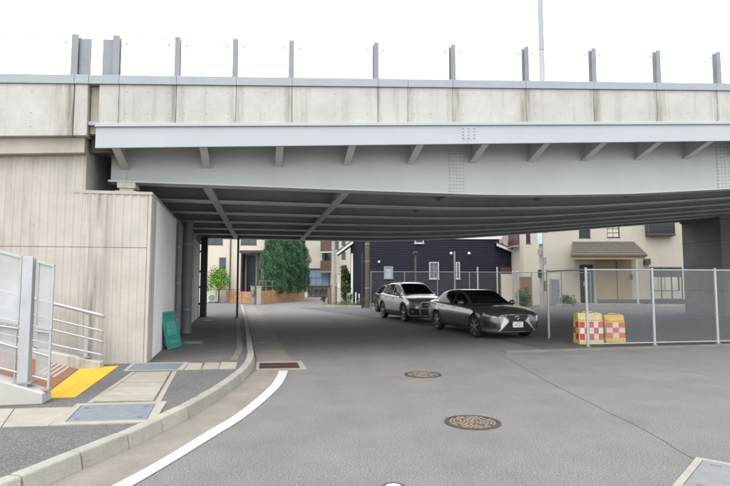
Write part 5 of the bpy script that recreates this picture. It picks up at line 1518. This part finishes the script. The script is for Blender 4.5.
    for x in np.linspace(x0, x1, 56):
        c = cab(x); rows.append([(x, y, z) for y, z in c] + [(x, -y, z) for y, z in c[-2::-1]])
    k = MB(); k.grid(rows); n = len(rows[0]); k.f.append(tuple(range(n))); k.f.append(tuple(range(len(k.v) - n, len(k.v))))
    k.build('cabin', S['paint'], root, smooth=40)
    # glazing follows the shell, set slightly proud
    def screen(nm, xa, xb, inset, m_='glass_car'):
        rows = []
        for x in np.linspace(xa, xb, 12):
            W_ = wr(x) * inset
            rows.append([(x, y, cab_z(x, y) + .006) for y in np.linspace(-W_, W_, 13)])
        MB().grid(rows).build(nm, m_, root, smooth=60)
    screen('windscreen', S['ws'][0], S['ws'][1], .93); screen('rear_screen', S['rs'][0], S['rs'][1], .90)
    for sg in (1, -1):
        for i, (xa, xb) in enumerate(S['side']):
            rows = []
            for x in np.linspace(xa, xb, 14):
                zl = zs(x) + .012; zh = max(zl + .004, min(zr(x) - .085, zr(x) - .085))
                rows.append([(x, sg * (cab_y(x, z) + .006), z) for z in np.linspace(zl, zh, 6)])
            MB().grid(rows).build('side_window', 'glass_car', root, smooth=60)
    # door seams and handles
    for sg in (1, -1):
        for xs_ in S['seams']:
            lo = zb(xs_) + .10; hi = zs(xs_) - .01
            zz = [z for z in np.linspace(max(lo, arch(xs_) + .01), hi, 8)]
            MB().grid([[sp_(xs_ - .004, z, .0015, sg) for z in zz], [sp_(xs_ + .004, z, .0015, sg) for z in zz]]).build('door_seam', 'black', root)
        xa, xb = S['seams'][0], S['seams'][-1]
        xx = np.linspace(min(xa, xb), max(xa, xb), 20)
        for xh in S['handles']:
            z = zs(xh) - .10
            p, q = sp_(xh - .1, z, .018, sg), sp_(xh + .1, z, .018, sg)
            MB().bar(p, q, .018, .026).build('door_handle', S['trim'], root, bevel=.004)
        # mirror
        xm = S['mirror']; ym = side_y(xm, zs(xm)) ; zm = zs(xm) + .09
        m_ = MB(); pr_ = [(.002, -.07), (.07, -.06), (.095, -.01), (.09, .05), (.06, .085), (.002, .095)]
        for r_, h_ in pr_: pass
        m_.lathe([(r_, h_) for r_, h_ in pr_], 14, axis='x', cap=False)
        mm = m_.build('mirror', S['paint'], root, smooth=60); mm.location = (xm, sg * (ym + .07), zm); mm.scale = (.8, 1.15, .85)
        MB().bar((xm - .01, sg * (ym - .12), zm - .07), (xm, sg * (ym + .03), zm - .04), .05, .025).build('mirror_arm', 'black', root)
        # rear lamp
        xl_ = xr + .05
        rows = [[sp_(x, z, .006, sg) for z in np.linspace(zs(xr) - .22, zs(xr) - .06, 4)] for x in np.linspace(xr + .02, xr + .38, 8)]
        MB().grid(rows).build('tail_lamp', 'chk_red', root, smooth=60)
    def fx(y, z, off=.006): return (xf + dx(xf, z) + off, y, z)
    def fpatch(nm, m_, poly, z_split=6, off=.006, thick=.012):
        """flat-fronted patch on the nose, poly in (y,z)"""
        k = MB(); n = len(poly); vs = [fx(y, z, off) for y, z in poly] + [fx(y, z, -.03) for y, z in poly]
        k.add(vs, [tuple(range(n))] + [(i, (i + 1) % n, n + (i + 1) % n, n + i) for i in range(n)]); return k.build(nm, m_, root)
    S['front'](root, fpatch, sp_, fx, side_y, zs, dx, zb, arch, xf)
    # number plate
    zp = S['plate']; o = fpatch('number_plate', 'plate_white', [(-.165, zp - .08), (.165, zp - .08), (.165, zp + .08), (-.165, zp + .08)], off=.05)
    return root

def sedan_front(root, fpatch, sp_, fx, side_y, zs, dx, zb, arch, xf):
    # spindle grille: wide top, waist, wide foot
    sp = [(-.38, .715), (.38, .715), (.27, .56), (.28, .52), (.54, .275), (.50, .23), (-.50, .23), (-.54, .275), (-.28, .52), (-.27, .56)]
    fpatch('grille', 'black', sp, off=.012)
    for i in range(9):                                  # slats inside the spindle
        z = .26 + i * .05
        wd = float(np.interp(z, [.235, .275, .52, .56, .715], [.49, .53, .27, .26, .37])) - .02
        MB().bar(fx(-wd, z, .017), fx(wd, z, .017), .010, .010).build('grille_slat', 'dark_steel', root)
    out = sp + [sp[0]]
    for a, b in zip(out[:-1], out[1:]): MB().bar(fx(a[0], a[1], .016), fx(b[0], b[1], .016), .014, .016).build('grille_trim', 'chrome', root)
    # badge: oval ring with a slanted stroke
    c = fx(0, .635, .024); rr = [(c[0], .062 * math.cos(a), c[2] + .046 * math.sin(a)) for a in np.linspace(0, 2 * math.pi, 21)]
    k = MB(); k.tube(rr, .008, 6, cap=False); k.bar((c[0], -.014, c[2] + .034), (c[0], .018, c[2] - .022), .012, .01); k.bar((c[0], .018, c[2] - .022), (c[0], -.03, c[2] - .022), .012, .01)
    k.build('badge', 'chrome', root)
    for sg in (1, -1):
        g = []
        for x in np.linspace(.50, xf - .03, 12):
            f = (x - .50) / (xf - .53); g.append([sp_(x, z, .007, sg) for z in np.linspace(.675 - .03 * f, .755 - .095 * f + .02 * (1 - f), 4)])
        MB().grid(g).build('headlight', 'lamp_glass', root, smooth=60)
        g = []
        for x in np.linspace(.56, xf - .04, 10):
            f = (x - .56) / (xf - .60); g.append([sp_(x, z, .006, sg) for z in np.linspace(.40 - .06 * f, .56 - .10 * f, 4)])
        MB().grid(g).build('bumper_vent', 'black', root, smooth=60)
        g = [[sp_(x, z, .010, sg) for z in (.235, .262)] for x in np.linspace(.42, xf - .01, 10)]
        MB().grid(g).build('chin_trim', 'chrome', root, smooth=60)
        g = [[sp_(x, z, .008, sg) for z in np.linspace(.225, .30, 3)] for x in np.linspace(-2.44, -.43, 24)]
        MB().grid(g).build('sill_trim', 'cladding', root, smooth=60)
        g = [[sp_(x, z, .010, sg) for z in (.262, .276)] for x in np.linspace(-2.40, -.46, 24)]
        MB().grid(g).build('sill_strip', 'chrome', root, smooth=60)
        # bright flank beside the grille: highlight on body paint, put into a silver colour
        fpatch('flank_highlight', 'highlight_silver', [(sg * y, z) for y, z in ((.285, .555), (.40, .665), (.585, .665), (.588, .24), (.56, .268), (.298, .515))], off=.009)
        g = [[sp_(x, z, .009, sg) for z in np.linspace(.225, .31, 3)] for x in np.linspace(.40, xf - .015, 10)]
        MB().grid(g).build('bumper_highlight', 'highlight_silver', root, smooth=60)  # lower bumper brightness put into a silver strip, as if lit

def plate_marks(root, x, z, pts):
    for (a, b, c, d) in pts: MB().box(x, x + .003, a, b, z + c, z + d).build('plate_mark', 'plate_ink', root)

SED = dict(paint='paint_sedan', trim='chrome', rim='alloy', wb=2.87, rw=.345, ra=.385, spokes=7, frake=.42, plate=.44,
    w=[(-4.035, .60), (-4.00, .70), (-3.88, .82), (-3.6, .885), (-3.2, .918), (-2.87, .928), (-1.4, .912), (-.5, .918), (0, .932), (.35, .922), (.60, .885), (.78, .80), (.88, .70), (.94, .60)],
    sh=[(-4.035, .92), (-3.5, .99), (-2.6, .975), (-1.2, .94), (0, .885), (.45, .80), (.80, .735), (.94, .70)],
    top=[(-4.035, 1.0), (-3.9, 1.085), (-3.4, 1.10), (-2.6, 1.03), (-.7, 1.00), (-.3, .985), (.2, .935), (.6, .86), (.85, .79), (.94, .735)],
    bot=[(-4.035, .34), (-3.7, .25), (-3.2, .215), (.3, .205), (.7, .205), (.94, .215)],
    roof=[(-3.68, 1.07), (-3.3, 1.225), (-2.85, 1.365), (-2.3, 1.435), (-1.85, 1.445), (-1.45, 1.42), (-1.0, 1.245), (-.55, 1.03), (-.40, .97)],
    wr=[(-3.68, .62), (-2.8, .585), (-1.8, .60), (-1.35, .60), (-.8, .66), (-.40, .72)], wbelt=[(-3.68, .70), (-3.0, .80), (-1.8, .835), (-.8, .83), (-.40, .79)],
    ws=(-.50, -1.36), rs=(-3.52, -2.84), side=[(-.78, -1.62), (-1.70, -2.55), (-2.60, -3.02)], seams=[-.48, -1.64, -2.60], handles=[-1.48, -2.40], mirror=-.86, front=sedan_front)

def suv_front(root, fpatch, sp_, fx, side_y, zs, dx, zb, arch, xf):
    hexg = [(-.36, .76), (.36, .76), (.42, .68), (.34, .58), (-.34, .58), (-.42, .68)]
    fpatch('grille', 'black', hexg, off=.014)
    MB().bar(fx(-.40, .675, .022), fx(.40, .675, .022), .014, .025).build('grille_bar', 'chrome', root)
    c = fx(0, .675, .032); rr = [(c[0], .06 * math.cos(a), c[2] + .034 * math.sin(a)) for a in np.linspace(0, 2 * math.pi, 17)]
    MB().tube(rr, .008, 6, cap=False).build('badge', 'chrome', root)
    fpatch('lower_intake', 'cladding', [(-.46, .50), (.46, .50), (.40, .28), (-.40, .28)], off=.014)
    fpatch('skid_plate', 'galv_dull', [(-.34, .275), (.34, .275), (.30, .225), (-.30, .225)], off=.018)
    for sg in (1, -1):
        g = []
        for x in np.linspace(.40, xf - .02, 12):
            f = (x - .40) / (xf - .42); g.append([sp_(x, z, .007, sg) for z in np.linspace(.70 - .02 * f, .82 - .055 * f, 4)])
        MB().grid(g).build('headlight', 'lamp_glass', root, smooth=60)
        g = [[sp_(x, z, .008, sg) for z in np.linspace(.30, .56 - .1 * abs(x - .66), 5)] for x in np.linspace(.52, xf - .01, 9)]
        MB().grid(g).build('fog_lamp_surround', 'cladding', root, smooth=60)
        a = sp_(.74, .43, .012, sg); MB().lathe([(.045, 0), (.03, .02)], 12, c=a, axis='x').build('fog_lamp', 'lamp_glass', root)
        g = [[sp_(x, z, .010, sg) for z in np.linspace(zb(x) + .005, .40, 4)] for x in np.linspace(-2.25, -.42, 26)]
        MB().grid(g).build('sill_cladding', 'cladding', root, smooth=60)
        for ax in (0, -2.67):
            g = []
            for q in np.linspace(0.02, math.pi - .02, 22):
                g.append([sp_(ax + r_ * math.cos(q), .345 + r_ * math.sin(q), .010, sg) for r_ in (.385, .415, .445)])
            MB().grid(g).build('arch_cladding', 'cladding', root, smooth=60)
        # roof rails
        MB().tube([(-2.75, sg * .545, 1.455), (-2.6, sg * .55, 1.53), (-1.2, sg * .555, 1.575), (-.98, sg * .555, 1.515)], .018, 8).build('roof_rail', 'cladding', root, smooth=60)
SUV = dict(paint='paint_suv', trim='paint_suv', rim='alloy', wb=2.67, rw=.345, ra=.385, spokes=5, frake=.30, plate=.55,
    w=[(-3.43, .66), (-3.40, .74), (-3.28, .82), (-3.1, .87), (-2.67, .892), (-1.4, .880), (-.5, .885), (0, .895), (.35, .88), (.60, .825), (.78, .72), (.87, .60), (.90, .50)],
    sh=[(-3.43, 1.0), (-3.0, 1.06), (-2.2, 1.02), (-1.2, .985), (0, .945), (.45, .88), (.75, .81), (.90, .775)],
    top=[(-3.43, 1.1), (-3.0, 1.13), (-2.2, 1.09), (-.7, 1.07), (-.2, 1.055), (.3, 1.0), (.65, .925), (.82, .86), (.90, .80)],
    bot=[(-3.43, .42), (-3.2, .29), (-2.5, .235), (.3, .225), (.7, .225), (.90, .235)],
    roof=[(-3.36, 1.08), (-3.15, 1.27), (-2.90, 1.43), (-2.6, 1.505), (-2.0, 1.55), (-1.5, 1.55), (-1.12, 1.505), (-.7, 1.32), (-.25, 1.09), (-.12, 1.04)],
    wr=[(-3.36, .63), (-2.8, .58), (-1.6, .60), (-1.1, .60), (-.5, .66), (-.12, .70)], wbelt=[(-3.36, .72), (-2.8, .79), (-1.6, .81), (-.6, .80), (-.12, .77)],
    ws=(-.24, -1.06), rs=(-3.28, -2.93), side=[(-.62, -1.45), (-1.53, -2.35), (-2.42, -2.72)], seams=[-.40, -1.49, -2.40], handles=[-1.34, -2.24], mirror=-.64, front=suv_front)

def place_car(fw_px, rw_px, halfw, wbase):
    a = G(*fw_px)[:2]; b = G(*rw_px)[:2]; d = (a - b) / np.linalg.norm(a - b)
    n = np.array([-d[1], d[0]])                        # the car's left
    p = a + n * halfw
    return (float(p[0]), float(p[1]), 0.0), math.atan2(d[1], d[0])
loc, hd = place_car((474.5, 337.4), (436.5, 329.4), .90, 2.87)
sed = make_car(SED, 'sedan', 'dark grey sedan with a wide spindle grille parked beside the fence', loc, hd, 'cars parked under the bridge')
plate_marks(sed, .94 + .0485, .44, [(-.02, .02, .038, .062), (.05, .08, .038, .06), (-.10, -.085, -.055, .02), (-.07, -.03, -.02, -.005), (-.045, -.03, -.055, .02), (.01, .05, -.055, -.04), (.035, .05, -.055, .02), (.10, .115, -.03, -.012)])
loc, hd2 = place_car((403.8, 321.8), (381.4, 317.6), .88, 2.67)
suv = make_car(SUV, 'crossover', 'silver crossover with black wheel arches parked behind the dark sedan', loc, hd2, 'cars parked under the bridge')
suv.scale = (1.0, 1.04, 1.09)
d_h = np.array([math.cos(hd2), math.sin(hd2)]); n_h = np.array([-d_h[1], d_h[0]])
BLK = dict(SUV); BLK.update(paint='paint_black', trim='paint_black')
p = np.array(loc[:2]) - d_h * 5.1 + n_h * 1.3
make_car(BLK, 'hatchback', 'black car almost hidden behind the silver crossover', (float(p[0]), float(p[1]), 0.0), hd, 'cars parked under the bridge')
